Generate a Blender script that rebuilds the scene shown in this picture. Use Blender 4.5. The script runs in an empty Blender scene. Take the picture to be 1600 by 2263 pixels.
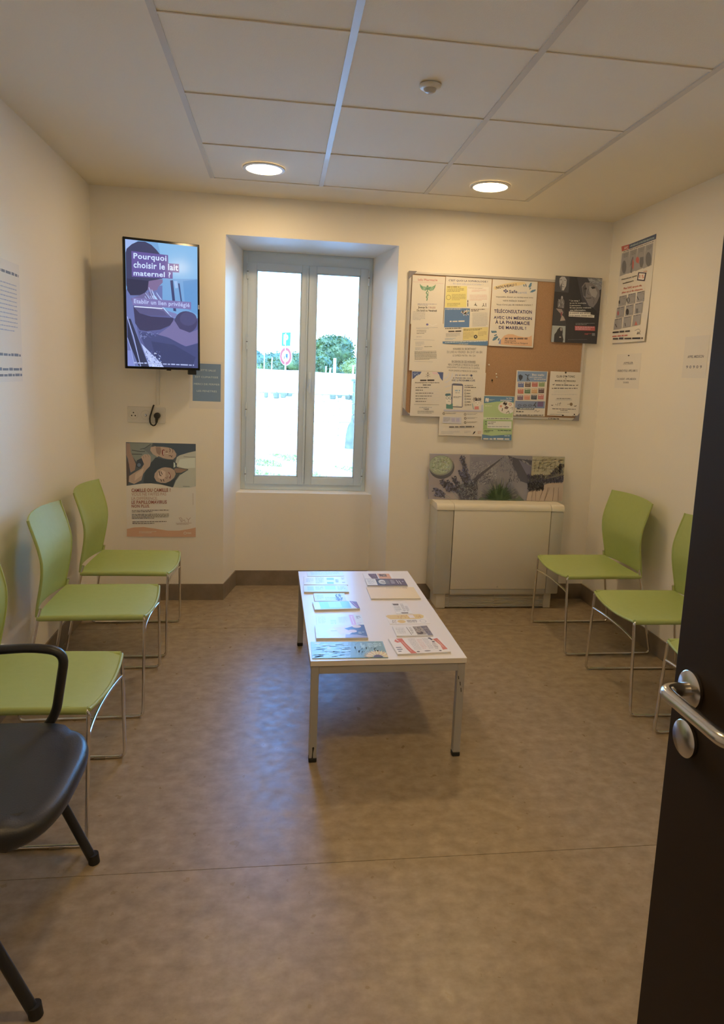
import bpy, bmesh, math, random
from mathutils import Vector, Matrix
random.seed(7)
S = bpy.context.scene
COL = S.collection
PI = math.pi
W, H, YN = 3.266, 2.54, -4.36          # room width, ceiling height, near wall

# ------------------------------------------------------------------ camera
cam_d = bpy.data.cameras.new('camera'); cam = bpy.data.objects.new('camera', cam_d); COL.objects.link(cam)
yaw, pitch, roll = 0.1326, 0.1467, 0.0394
fw = Vector((math.sin(yaw)*math.cos(pitch), math.cos(yaw)*math.cos(pitch), -math.sin(pitch)))
rt = Vector((math.cos(yaw), -math.sin(yaw), 0)); up = rt.cross(fw)
r2 = rt*math.cos(roll)+up*math.sin(roll); u2 = up*math.cos(roll)-rt*math.sin(roll)
cam.matrix_world = Matrix(((r2.x, u2.x, -fw.x, 1.1405), (r2.y, u2.y, -fw.y, -4.4051), (r2.z, u2.z, -fw.z, 1.4988), (0, 0, 0, 1)))
cam_d.sensor_fit = 'HORIZONTAL'; cam_d.sensor_width = 36; cam_d.lens = 36*1510.32/1600
cam_d.shift_x, cam_d.shift_y = -0.01, -0.05; cam_d.clip_start = .02; cam_d.clip_end = 500
S.camera = cam
# ------------------------------------------------------------------ sky, sun, exposure
wd = bpy.data.worlds.new('sky'); S.world = wd; wd.use_nodes = True
nt = wd.node_tree; bgn = nt.nodes['Background']
sky = nt.nodes.new('ShaderNodeTexSky'); sky.sky_type = 'NISHITA'; sky.sun_disc = False
sky.sun_elevation = math.radians(52); sky.sun_rotation = math.radians(200); sky.air_density = 1.3; sky.dust_density = .6; sky.ozone_density = 2.0
wb_ = nt.nodes.new('ShaderNodeMix'); wb_.data_type = 'RGBA'; wb_.blend_type = 'MULTIPLY'; wb_.inputs[0].default_value = 1   # daylight seen at the lamps' white balance
nt.links.new(sky.outputs[0], wb_.inputs[6]); wb_.inputs[7].default_value = (.37, .74, 1.22, 1); nt.links.new(wb_.outputs[2], bgn.inputs[0]); bgn.inputs[1].default_value = 2.6
sun_d = bpy.data.lights.new('sun', 'SUN'); sun_d.energy = 5.5; sun_d.angle = math.radians(.6); sun_d.color = (.78, .92, 1.0)
sun = bpy.data.objects.new('sun', sun_d); COL.objects.link(sun)
sun.rotation_euler = Vector((.35, .62, -.9)).to_track_quat('-Z', 'Y').to_euler(); sun.location = (-3, -6, 12)
LAMP_COL, LAMP_STR = (1.0, .70, .36), 85.0
S.view_settings.view_transform = 'Standard'; S.view_settings.look = 'None'
S.view_settings.exposure = 0.2; S.view_settings.gamma = 1; S.view_settings.use_curve_mapping = False
try:
    S.cycles.use_denoising = True; S.cycles.max_bounces = 10; S.cycles.diffuse_bounces = 7; S.cycles.sample_clamp_indirect = 8
    S.cycles.transparent_max_bounces = 12; S.cycles.blur_glossy = .5
except Exception: pass

# ------------------------------------------------------------------ materials
def lin(c): return tuple(((v/255)/12.92 if v/255 <= .04045 else ((v/255+.055)/1.055)**2.4) for v in c)
MATS = {}
def mat(name, col, rough=.5, metal=0, noise=None, bump=None, emis=None, spec=.5, coat=0):
    """col linear; noise=(scale, col2, lo, hi, stretch); bump=(scale, strength)"""
    if name in MATS: return MATS[name]
    m = bpy.data.materials.new(name); m.use_nodes = True; n = m.node_tree; b = n.nodes['Principled BSDF']
    b.inputs['Base Color'].default_value = (*col, 1); b.inputs['Roughness'].default_value = rough; b.inputs['Metallic'].default_value = metal
    b.inputs['Specular IOR Level'].default_value = spec; b.inputs['Coat Weight'].default_value = coat
    if noise or bump: tc = n.nodes.new('ShaderNodeTexCoord')
    if noise:
        sc, c2, lo, hi = noise[:4]; st = noise[4] if len(noise) > 4 else (1, 1, 1)
        mp = n.nodes.new('ShaderNodeMapping'); mp.inputs['Scale'].default_value = st; n.links.new(tc.outputs['Object'], mp.inputs[0])
        t = n.nodes.new('ShaderNodeTexNoise'); t.inputs['Scale'].default_value = sc; t.inputs['Detail'].default_value = 5; t.inputs['Roughness'].default_value = .62
        n.links.new(mp.outputs[0], t.inputs['Vector'])
        r = n.nodes.new('ShaderNodeValToRGB'); r.color_ramp.elements[0].position = lo; r.color_ramp.elements[1].position = hi
        r.color_ramp.elements[0].color = (*col, 1); r.color_ramp.elements[1].color = (*c2, 1)
        n.links.new(t.outputs[0], r.inputs[0]); n.links.new(r.outputs[0], b.inputs['Base Color'])
    if bump:
        t = n.nodes.new('ShaderNodeTexNoise'); t.inputs['Scale'].default_value = bump[0]; t.inputs['Detail'].default_value = 3
        n.links.new(tc.outputs['Object'], t.inputs['Vector'])
        bp = n.nodes.new('ShaderNodeBump'); bp.inputs['Strength'].default_value = bump[1]; bp.inputs['Distance'].default_value = .004
        n.links.new(t.outputs[0], bp.inputs['Height']); n.links.new(bp.outputs[0], b.inputs['Normal'])
    if emis: b.inputs['Emission Color'].default_value = (*emis[0], 1); b.inputs['Emission Strength'].default_value = emis[1]
    MATS[name] = m; return m
def rough_noise(m, scale, lo, hi):
    n = m.node_tree; b = n.nodes['Principled BSDF']; t = n.nodes.new('ShaderNodeTexNoise'); t.inputs['Scale'].default_value = scale; t.inputs['Detail'].default_value = 4
    tc = n.nodes.new('ShaderNodeTexCoord'); n.links.new(tc.outputs['Object'], t.inputs['Vector'])
    mr = n.nodes.new('ShaderNodeMapRange'); mr.inputs[1].default_value = .3; mr.inputs[2].default_value = .7; mr.inputs[3].default_value = lo; mr.inputs[4].default_value = hi
    n.links.new(t.outputs[0], mr.inputs[0]); n.links.new(mr.outputs[0], b.inputs['Roughness'])

WALLM = mat('wall_paint', (.86, .83, .765), .55, bump=(160, .12))
CEILM = mat('ceiling_plaster', (.86, .80, .67), .8, bump=(120, .08))
TILEM = mat('ceiling_tile', (.87, .81, .68), .85, bump=(300, .25))
TBARM = mat('lacquered_grid_metal', (.66, .62, .54), .50, spec=.5, coat=.12)
FLOORM = mat('mottled_vinyl', (.25, .19, .12), .34, noise=(17, (.40, .315, .215), .28, .70, (1, 1.25, 1)), bump=(420, .05), spec=.5)
rough_noise(FLOORM, 22, .27, .42)
SKIRTM = mat('vinyl_skirting', (.20, .16, .12), .45, noise=(9, (.26, .21, .16), .35, .65))
UNDERM = mat('floor_joint', (.07, .05, .04), .8)
WINM = mat('window_lacquer', (.62, .73, .82), .38)
GREEN = mat('green_plastic', (.385, .465, .16), .50, noise=(40, (.405, .485, .175), .3, .7), bump=(700, .06), spec=.32)
CHROME = mat('chrome', (.78, .77, .75), .13, 1)
CLEARP = mat('clear_glide_plastic', (.30, .26, .2), .25)
TOPM = mat('white_laminate', (.84, .83, .81), .30, spec=.6)
EDGEM = mat('beige_edge_band', (.72, .66, .56), .5)
GREYM = mat('grey_lacquered_steel', (.38, .36, .32), .4, spec=.5)
CHIPM = mat('chipped_black', (.012, .011, .01), .6)
RUBBER = mat('black_rubber', (.014, .013, .012), .6)
BLACKP = mat('black_plastic', (.016, .016, .018), .35, bump=(400, .1))
BLKPAD = mat('black_vinyl', (.02, .021, .025), .38, bump=(260, .12))
TVB = mat('tv_bezel', (.008, .009, .011), .22)
DOORM = mat('wenge_laminate', (.022, .012, .005), .6, spec=.25, noise=(30, (.022, .012, .006), .3, .7, (1, 6, .4)))
STEEL = mat('brushed_steel', (.62, .60, .57), .24, 1)
CORKM = mat('cork', (.48, .31, .195), .85, noise=(260, (.38, .235, .14), .42, .62), bump=(350, .5))
ALU = mat('anodised_aluminium', (.66, .65, .64), .35, .6)
CORNP = mat('grey_corner_plastic', (.26, .25, .29), .45)
UNITL = mat('cream_sheet_metal', (.74, .70, .60), .5)
UNITD = mat('grey_side_plastic', (.53, .52, .47), .5)
DARKIN = mat('dark_inside', (.02, .02, .02), .8)
SOCK = mat('white_socket_plastic', (.72, .70, .66), .35)
PAPER = mat('paper', (.80, .785, .76), .6)
PAPERT = mat('coated_paper', (.82, .81, .80), .3)
TRUNK = mat('tree_bark', (.12, .09, .06), .9)
LIME = mat('limestone', (.80, .76, .66), .9, noise=(6, (.74, .70, .60), .35, .7), bump=(30, .6))
LIMED = mat('weathered_limestone', (.14, .115, .07), .9, noise=(9, (.08, .07, .04), .35, .7), bump=(30, .6))
GRAVEL = mat('pale_gravel', (.72, .68, .60), .9, noise=(14, (.66, .62, .54), .4, .65), bump=(60, .6))
DRYG = mat('dry_grass_bank', (.66, .62, .50), .95, noise=(3, (.60, .58, .44), .4, .65), bump=(30, .6))
LEAFA = mat('leaf_green', (.030, .042, .008), .6, noise=(1.6, (.075, .090, .014), .35, .65))
LEAFB = mat('leaf_light_green', (.075, .080, .012), .6, noise=(1.6, (.15, .14, .018), .35, .65))
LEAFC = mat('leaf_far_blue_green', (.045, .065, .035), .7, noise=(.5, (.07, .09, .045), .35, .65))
GRASSM = mat('grass_blade', (.14, .13, .016), .7, noise=(3, (.22, .19, .03), .35, .65))
WOODW = mat('weathered_post', (.42, .40, .36), .8)
EXTR = mat('exterior_render', (.55, .51, .44), .9)

def glass():
    m = bpy.data.materials.new('window_glass'); m.use_nodes = True; n = m.node_tree; n.nodes.clear()
    o = n.nodes.new('ShaderNodeOutputMaterial'); mx = n.nodes.new('ShaderNodeMixShader'); fr = n.nodes.new('ShaderNodeFresnel'); fr.inputs[0].default_value = 1.5
    t = n.nodes.new('ShaderNodeBsdfTransparent'); t.inputs[0].default_value = (.95, .975, .965, 1); g = n.nodes.new('ShaderNodeBsdfGlossy'); g.inputs['Roughness'].default_value = .02
    n.links.new(fr.outputs[0], mx.inputs[0]); n.links.new(t.outputs[0], mx.inputs[1]); n.links.new(g.outputs[0], mx.inputs[2]); n.links.new(mx.outputs[0], o.inputs[0]); return m
GLASS = glass()
def emit(name, col, st):
    m = bpy.data.materials.new(name); m.use_nodes = True; n = m.node_tree; n.nodes.clear()
    o = n.nodes.new('ShaderNodeOutputMaterial'); e = n.nodes.new('ShaderNodeEmission'); e.inputs[0].default_value = (*col, 1); e.inputs[1].default_value = st
    n.links.new(e.outputs[0], o.inputs[0]); return m
LAMPM = emit('lit_lamp_diffuser', LAMP_COL, LAMP_STR)
INKS = {}
def ink(c, ref, kind='matt'):
    k = (c, ref, kind)
    if k not in INKS:
        if kind == 'screen':
            l = lin(c); m = mat('screen_%02x%02x%02x' % c, (.01, .01, .012), .12, emis=(l, 1.0))
        else:
            a = [min(.86, x/y*.80) for x, y in zip(lin(c), lin(ref))]; g_ = sum(a)/3; a = [v*.74+g_*.26+.008 for v in a]  # saturation cut; lifted blacks put a low-contrast haze into the ink colours
            m = mat('ink_%02x%02x%02x_%d' % (*c, len(INKS)), a, .55 if kind == 'matt' else .3)
        INKS[k] = m
    return INKS[k]

# ------------------------------------------------------------------ mesh building
class MB:
    def __init__(s): s.v, s.f, s.fm, s.m = [], [], [], []
    def mi(s, m):
        if m not in s.m: s.m.append(m)
        return s.m.index(m)
    def add(s, vs, fs, m, M=None):
        o = len(s.v); i = s.mi(m)
        s.v += [tuple(M @ Vector(v)) if M else tuple(v) for v in vs]
        s.f += [tuple(o+k for k in f) for f in fs]; s.fm += [i]*len(fs); return s
    def box(s, x0, y0, z0, x1, y1, z1, m, bev=0, M=None, seg=2):
        if bev:
            b = bmesh.new(); bmesh.ops.create_cube(b, size=1)
            for v in b.verts: v.co = Vector((x0+(v.co.x+.5)*(x1-x0), y0+(v.co.y+.5)*(y1-y0), z0+(v.co.z+.5)*(z1-z0)))
            bmesh.ops.bevel(b, geom=list(b.edges), offset=bev, segments=seg, profile=.5, affect='EDGES')
            b.verts.index_update(); s.add([v.co for v in b.verts], [[v.index for v in f.verts] for f in b.faces], m, M); b.free(); return s
        vs = [(x, y, z) for z in (z0, z1) for y in (y0, y1) for x in (x0, x1)]
        return s.add(vs, [(0, 2, 3, 1), (4, 5, 7, 6), (0, 1, 5, 4), (2, 6, 7, 3), (0, 4, 6, 2), (1, 3, 7, 5)], m, M)
    def tube(s, pts, r, m, n=10, cap=True, M=None, sy=1):
        P = [Vector(p) for p in pts]; N = len(P); vs = []; nrm = None
        for i, p in enumerate(P):
            t = (P[min(i+1, N-1)]-P[max(i-1, 0)]).normalized()
            if nrm is None:
                a = Vector((0, 0, 1)) if abs(t.z) < .9 else Vector((0, 1, 0)); nrm = (a-t*a.dot(t)).normalized()
            else: nrm = (nrm-t*nrm.dot(t)).normalized()
            bn = t.cross(nrm); rr = r[i] if isinstance(r, (list, tuple)) else r
            vs += [p+(nrm*math.cos(2*PI*k/n)+bn*math.sin(2*PI*k/n)*sy)*rr for k in range(n)]
        fs = [(i*n+k, i*n+(k+1) % n, (i+1)*n+(k+1) % n, (i+1)*n+k) for i in range(N-1) for k in range(n)]
        if cap: fs += [tuple(range(n-1, -1, -1)), tuple((N-1)*n+k for k in range(n))]
        return s.add(vs, fs, m, M)
    def lathe(s, prof, m, n=32, M=None, c=(0, 0, 0), cap=True):
        vs = [(c[0]+r*math.cos(2*PI*k/n), c[1]+r*math.sin(2*PI*k/n), c[2]+z) for r, z in prof for k in range(n)]
        fs = [(i*n+k, i*n+(k+1) % n, (i+1)*n+(k+1) % n, (i+1)*n+k) for i in range(len(prof)-1) for k in range(n)]
        if cap: fs += [tuple(range(n-1, -1, -1)), tuple((len(prof)-1)*n+k for k in range(n))]
        return s.add(vs, fs, m, M)
    def quad(s, a, b, c, d, m): return s.add([a, b, c, d], [(0, 1, 2, 3)], m)
    def prism(s, poly, z0, z1, m, M=None):
        n = len(poly)
        vs = [(x, y, z0) for x, y in poly]+[(x, y, z1) for x, y in poly]
        return s.add(vs, [tuple(range(n-1, -1, -1)), tuple(range(n, 2*n))]+[(k, (k+1) % n, n+(k+1) % n, n+k) for k in range(n)], m, M)
    def grid(s, fn, nu, nv, m, th=0):
        """closed shell from surface fn(u,v)->point, offset by th along normal-ish vector fn gives"""
        A = [[Vector(fn(i/nu, j/nv)) for j in range(nv+1)] for i in range(nu+1)]
        def nr(i, j):
            a = A[min(i+1, nu)][j]-A[max(i-1, 0)][j]; b = A[i][min(j+1, nv)]-A[i][max(j-1, 0)]; return a.cross(b).normalized()
        B = [[A[i][j]-nr(i, j)*th for j in range(nv+1)] for i in range(nu+1)]
        k = (nv+1); vs = [p for r in A for p in r]+[p for r in B for p in r]; o = len(A)*k
        fs = []
        for i in range(nu):
            for j in range(nv):
                a = i*k+j; fs += [(a, a+k, a+k+1, a+1), (o+a, o+a+1, o+a+k+1, o+a+k)]
        for i in range(nu): fs += [(i*k, o+i*k, o+(i+1)*k, (i+1)*k), (i*k+nv, (i+1)*k+nv, o+(i+1)*k+nv, o+i*k+nv)]
        for j in range(nv): fs += [(j, j+1, o+j+1, o+j), (nu*k+j, o+nu*k+j, o+nu*k+j+1, nu*k+j+1)]
        return s.add(vs, fs, m)
    def build(s, name, parent=None, smooth=0, loc=None, rot=None):
        me = bpy.data.meshes.new(name); me.from_pydata(s.v, [], s.f)
        for m in s.m: me.materials.append(m)
        me.polygons.foreach_set('material_index', s.fm)
        if smooth:
            me.polygons.foreach_set('use_smooth', [True]*len(me.polygons)); me.update()
            try: me.set_sharp_from_angle(angle=math.radians(smooth))
            except Exception: pass
        me.update()
        o = bpy.data.objects.new(name, me); COL.objects.link(o)
        if parent: o.parent = parent
        if loc: o.location = loc
        if rot: o.rotation_euler = rot
        return o
def fillet(pts, r, n=6):
    P = [Vector(p) for p in pts]; out = [P[0]]
    for i in range(1, len(P)-1):
        a, b, c = P[i-1], P[i], P[i+1]; u = (a-b); v = (c-b); ra = min(r, u.length*.49, v.length*.49)
        p0 = b+u.normalized()*ra; p2 = b+v.normalized()*ra
        for k in range(n+1):
            t = k/n; out.append(p0*(1-t)**2+b*2*t*(1-t)+p2*t*t)
    out.append(P[-1]); return out
def thing(name, label, cat, loc=(0, 0, 0), rz=0, group=None):
    o = bpy.data.objects.new(name, None); COL.objects.link(o); o.empty_display_size = .05
    o.location = loc; o.rotation_euler = (0, 0, rz); return tag(o, label, cat, group)
def tag(o, label, cat, group=None):
    o['label'] = label; o['category'] = cat
    if group: o['group'] = group
    return o
def struct(o, label=None):
    o['kind'] = 'structure'
    if label: o['label'] = label
    return o
def dup(o, parent=None):
    c = o.copy(); COL.objects.link(c); c.parent = parent
    for ch in o.children: dup(ch, c)
    return c

# ================================================================== ROOM SHELL
fl = MB().box(-.12, -6.4, -.2, W+.12, .33, -.003, UNDERM).build('floor'); struct(fl)
for y0, y1 in ((-6.3, -2.4945), (-2.4925, -.511), (-.509, .32)):
    MB().box(0 if y0 > -3 else -.1, y0, -.003, W if y0 > -3 else W+.1, y1, 0, FLOORM).build('vinyl_sheet', fl)
XA, XB, ZT = .79, 1.86, 2.308       # alcove opening in the back wall
xa, xb, ZI = .872, 1.757, 2.294     # at the window plane y=.44
wb = MB()
def ex(y): k = y/.44; return XA+(xa-XA)*k, XB+(xb-XB)*k
l3, r3 = ex(.31)
wb.quad((0, 0, 0), (XA, 0, 0), (XA, 0, H), (0, 0, H), WALLM)
wb.quad((XB, 0, 0), (W, 0, 0), (W, 0, H), (XB, 0, H), WALLM)
wb.quad((XA, 0, ZT), (XB, 0, ZT), (XB, 0, H), (XA, 0, H), WALLM)
wb.add([(XA, 0, 0), (l3, .31, 0), (l3, .31, .662), (xa, .44, .662), (xa, .44, ZI), (XA, 0, ZT)], [(0, 1, 2, 3, 4, 5)], WALLM)
wb.add([(XB, 0, 0), (XB, 0, ZT), (xb, .44, ZI), (xb, .44, .662), (r3, .31, .662), (r3, .31, 0)], [(0, 1, 2, 3, 4, 5)], WALLM)
wb.quad((XA, 0, ZT), (xa, .44, ZI), (xb, .44, ZI), (XB, 0, ZT), WALLM)
wb.quad((l3, .31, 0), (r3, .31, 0), (r3, .31, .662), (l3, .31, .662), WALLM)
wb.quad((l3, .31, .662), (r3, .31, .662), (xb, .44, .662), (xa, .44, .662), WALLM)
# outer skin and outer reveal
for x0, x1, z0, z1 in ((-.4, xa, -.6, 3), (xb, W+.4, -.6, 3), (xa, xb, -.6, .662), (xa, xb, ZI, 3)):
    wb.quad((x0, .62, z0), (x0, .62, z1), (x1, .62, z1), (x1, .62, z0), EXTR)
wb.quad((xa, .44, .662), (xb, .44, .662), (xb, .62, .64), (xa, .62, .64), EXTR); wb.quad((xa, .44, ZI), (xa, .62, ZI), (xb, .62, ZI), (xb, .44, ZI), EXTR)
wb.quad((xa, .44, .662), (xa, .62, .662), (xa, .62, ZI), (xa, .44, ZI), EXTR); wb.quad((xb, .44, .662), (xb, .44, ZI), (xb, .62, ZI), (xb, .62, .662), EXTR)
struct(wb.build('wall_back'))
struct(MB().box(-.12, YN, 0, 0, 0, H, WALLM).build('wall_left'))
struct(MB().box(W, YN, 0, W+.12, 0, H, WALLM).build('wall_right'))
nw = MB().box(-.12, YN-.14, 0, .40, YN, H, WALLM).box(1.80, YN-.14, 0, W+.12, YN, H, WALLM).box(.40, YN-.14, 2.09, 1.80, YN, H, WALLM)
struct(nw.build('wall_near'))
# corridor behind the doorway
cw = MB().box(-.24, -6.4, 0, -.12, YN-.0, H, WALLM).box(W+.12, -6.4, 0, W+.24, YN, H, WALLM).box(-.12, -6.4, 0, W+.12, -6.3, H, WALLM)
struct(cw.build('wall_corridor'))
struct(MB().box(-.5, -6.5, H+.12, W+.5, .62, H+.3, EXTR).box(-.5, -6.5, -.6, -.4, .62, H+.3, EXTR).box(W+.4, -6.5, -.6, W+.5, .62, H+.3, EXTR).build('wall_outer'))
# baseboards (vinyl upstand)
t = .008; b = .108
def base(name, pts):
    m = MB(); n = len(pts); inn = []
    for i, (p, q) in enumerate(pts): inn.append(q)
    for i in range(n-1):
        p0, q0 = pts[i]; p1, q1 = pts[i+1]
        m.add([(*p0, 0), (*p1, 0), (*q1, 0), (*q0, 0), (*p0, b), (*p1, b), (*q1, b), (*q0, b)], [(0, 1, 2, 3), (4, 7, 6, 5), (3, 2, 6, 7), (0, 4, 5, 1), (0, 3, 7, 4), (1, 5, 6, 2)], SKIRTM)
    struct(m.build(name))
base('baseboard_back', [((0, 0), (t, -t)), ((XA, 0), (XA+t*.3, -t)), ((l3, .31), (l3+t, .31-t)), ((r3, .31), (r3-t, .31-t)), ((XB, 0), (XB-t*.3, -t)), ((W, 0), (W-t, -t))])
base('baseboard_left', [((0, YN), (t, YN)), ((0, 0), (t, -t))])
base('baseboard_right', [((W, 0), (W-t, -t)), ((W, YN), (W-t, YN))])
base('baseboard_near', [((1.86, YN), (1.86, YN+t)), ((W, YN), (W-t, YN+t))])

# ceiling: plaster border, slab, tiles and grid
GX, GS = .741, .6022
gx = [GX+GS*i for i in range(4)]; gy = [-.345, -.919]; 
while gy[-1]-GS > YN+.1: gy.append(gy[-1]-GS)
ce = MB().box(-.24, -6.4, H+.06, W+.24, .1, H+.12, CEILM)
ye = gy[-1]
ce.box(0, ye, H, gx[0], 0, H+.06, CEILM).box(gx[3], ye, H, W, 0, H+.06, CEILM).box(gx[0], gy[0], H, gx[3], 0, H+.06, CEILM).box(-.24, -6.4, H, W+.24, ye, H+.06, CEILM)
ceil = struct(ce.build('ceiling'))
tb = .024
for i in range(3):
    for j in range(len(gy)-1):
        x0, x1, y1, y0 = gx[i], gx[i+1], gy[j], gy[j+1]
        g = .0035
        MB().box(x0+g, y0+g, H+.004, x1-g, y1-(g if j else 0), H+.02, TILEM, bev=.002, seg=1).build('ceiling_tile', ceil)
for i in range(4):
    MB().box(gx[i]-(tb/2 if 0 < i < 3 else .011), ye, H-.0015, gx[i]+tb/2, gy[0], H+.004, TBARM).build('grid_rail', ceil)
for j in range(1, len(gy)-1):
    for i in range(3): MB().box(gx[i]+tb/2, gy[j]-.006, H-.0005, gx[i+1]-tb/2, gy[j]+.006, H+.003, TILEM).build('cross_rail', ceil)

# recessed lamps
def lamp(x, y, label):
    o = thing('recessed_lamp', label, 'ceiling light', (x, y, H), group='round recessed ceiling lamps')
    MB().lathe([(.093, -.006), (.108, -.005), (.111, -.001), (.111, .002), (.093, .002)], mat('lamp_trim', (.8, .78, .74), .4), cap=False).build('trim_ring', o, 40)
    MB().lathe([(.0925, -.004), (.0925, .0), (.09, .001)], LAMPM, 40).build('diffuser', o)
lamp(1.031, -.598, 'lit round recessed ceiling lamp on the left, above the window side')
lamp(2.253, -.593, 'lit round recessed ceiling lamp on the right, above the notice board')
lamp(1.031, -3.03, 'lit round recessed ceiling lamp near the doorway, left of the pair')
lamp(2.253, -3.03, 'lit round recessed ceiling lamp near the doorway, right of the pair')
lamp(1.1, -5.3, 'added fill lamp, out of view in the corridor ceiling behind the doorway')  # unseen lamp added to raise the ambient light through the doorway
o = thing('motion_detector', 'small white round motion detector in the middle ceiling tile', 'detector', (1.654, -1.80, H))
MB().lathe([(.0, -.012), (.03, -.012), (.036, -.009), (.04, -.004), (.04, 0)], SOCK).build('rim', o, 40)
MB().lathe([(.0, -.026), (.012, -.025), (.02, -.02), (.024, -.011), (.024, -.008)], mat('frosted_lens', (.5, .47, .42), .3)).build('lens', o, 60)

# ================================================================== WINDOW
win = bpy.data.objects.new('window_1', None); COL.objects.link(win); win.location = (1.315, .44, .66); struct(win, 'tall white double casement window in the deep alcove')
ox, oy, oz = 1.315, .44, .66
def wbx(m, x0, y0, z0, x1, y1, z1, mt=WINM, bev=.003): m.box(x0-ox, y0-oy, z0-oz, x1-ox, y1-oy, z1-oz, mt, bev=bev); return m
f = MB()
wbx(f, .872, .44, .663, .906, .50, 2.294); wbx(f, 1.728, .44, .663, 1.757, .50, 2.294); wbx(f, .90, .44, .663, 1.73, .50, .705); wbx(f, .90, .44, 2.215, 1.73, .50, 2.294)
f.build('window_frame', win, 30)
for k, (x0, x1, g0, g1) in enumerate(((.906, 1.3165, .963, 1.270), (1.3185, 1.728, 1.369, 1.671))):
    c = MB(); z0, z1, h0, h1, ya, yb = .705, 2.216, .758, 2.171, .428, .484
    wbx(c, x0, ya, z0, g0, yb, z1); wbx(c, g1, ya, z0, x1, yb, z1); wbx(c, g0, ya, z0, g1, yb, h0); wbx(c, g0, ya, h1, g1, yb, z1)
    ob = c.build('casement', win, 30)
    bd = MB(); e = .009
    wbx(bd, g0, ya+.006, h0, g0+e, ya+.02, h1, bev=.002); wbx(bd, g1-e, ya+.006, h0, g1, ya+.02, h1, bev=.002); wbx(bd, g0, ya+.006, h0, g1, ya+.02, h0+e, bev=.002); wbx(bd, g0, ya+.006, h1-e, g1, ya+.02, h1, bev=.002)
    bd.build('glazing_bead', ob)
    p = MB(); wbx(p, g0+.001, .452, h0+.001, g1-.001, .456, h1-.001, GLASS, 0); p.build('pane', ob)
    for z in (2.157, 1.69, 1.228, .775):
        h = MB(); hx = (.904 if k == 0 else 1.729)-ox; h.tube([(hx, .424-oy, z-.05-oz), (hx, .424-oy, z-.001-oz), (hx, .424-oy, z+.001-oz), (hx, .424-oy, z+.05-oz)], .006, WINM, 10)
        h.tube([(hx, .424-oy, z-.002-oz), (hx, .424-oy, z+.002-oz)], .0065, DARKIN, 10); h.build('hinge', win, 40)
m = MB(); wbx(m, 1.310, .45, .71, 1.325, .47, 2.21, DARKIN, 0); m.build('gap_light_stop', win)  # dark strip added to stop daylight leaking between the casements
m = MB(); wbx(m, 1.302, .421, .72, 1.3165, .43, 2.20, bev=.003); m.build('cover_strip', win)
m = MB(); wbx(m, 1.326, .413, 1.40, 1.350, .43, 1.50, bev=.005); m.tube([(1.338-ox, .415-oy, 1.45-oz), (1.338-ox, .388-oy, 1.45-oz)], .008, WINM); m.tube(fillet([(1.338-ox, .39-oy, 1.455-oz), (1.338-ox, .386-oy, 1.36-oz)], .01), .008, WINM); m.build('window_handle', win, 40)

# ================================================================== DOOR
dr = bpy.data.objects.new('door_1', None); COL.objects.link(dr); dr.location = (1.75, YN+.02, 0); struct(dr, 'dark brown door standing open at the right edge')
def dl(x, y, z): return (x-1.75, y-(YN+.02), z)
MB().box(*dl(1.73, YN+.01, .008), *dl(1.77, -3.51, 2.04), DOORM, bev=.0015).build('door_leaf', dr)
for z in (1.075, 1.0):
    M = Matrix.Translation(dl(1.7295, -3.556, z)) @ Matrix.Rotation(-PI/2, 4, 'Y')
    MB().lathe([(.0, 0), (.0255, 0), (.0265, .002), (.0265, .006), (.024, .008), (.0, .008)], STEEL, 40, M).build('rosette', dr, 40)
MB().tube(fillet([dl(1.724, -3.556, 1.075), dl(1.683, -3.556, 1.075), dl(1.683, -3.700, 1.075), dl(1.722, -3.700, 1.075)], .026, 8), .0098, STEEL, 16).build('door_handle', dr, 60)
# door frame
fr = MB().box(.36, YN-.15, 0, .40, YN+.012, 2.13, DOORM).box(1.80, YN-.15, 0, 1.86, YN+.012, 2.13, DOORM).box(.40, YN-.15, 2.06, 1.80, YN+.012, 2.13, DOORM)
struct(fr.build('trim_1'))

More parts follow.
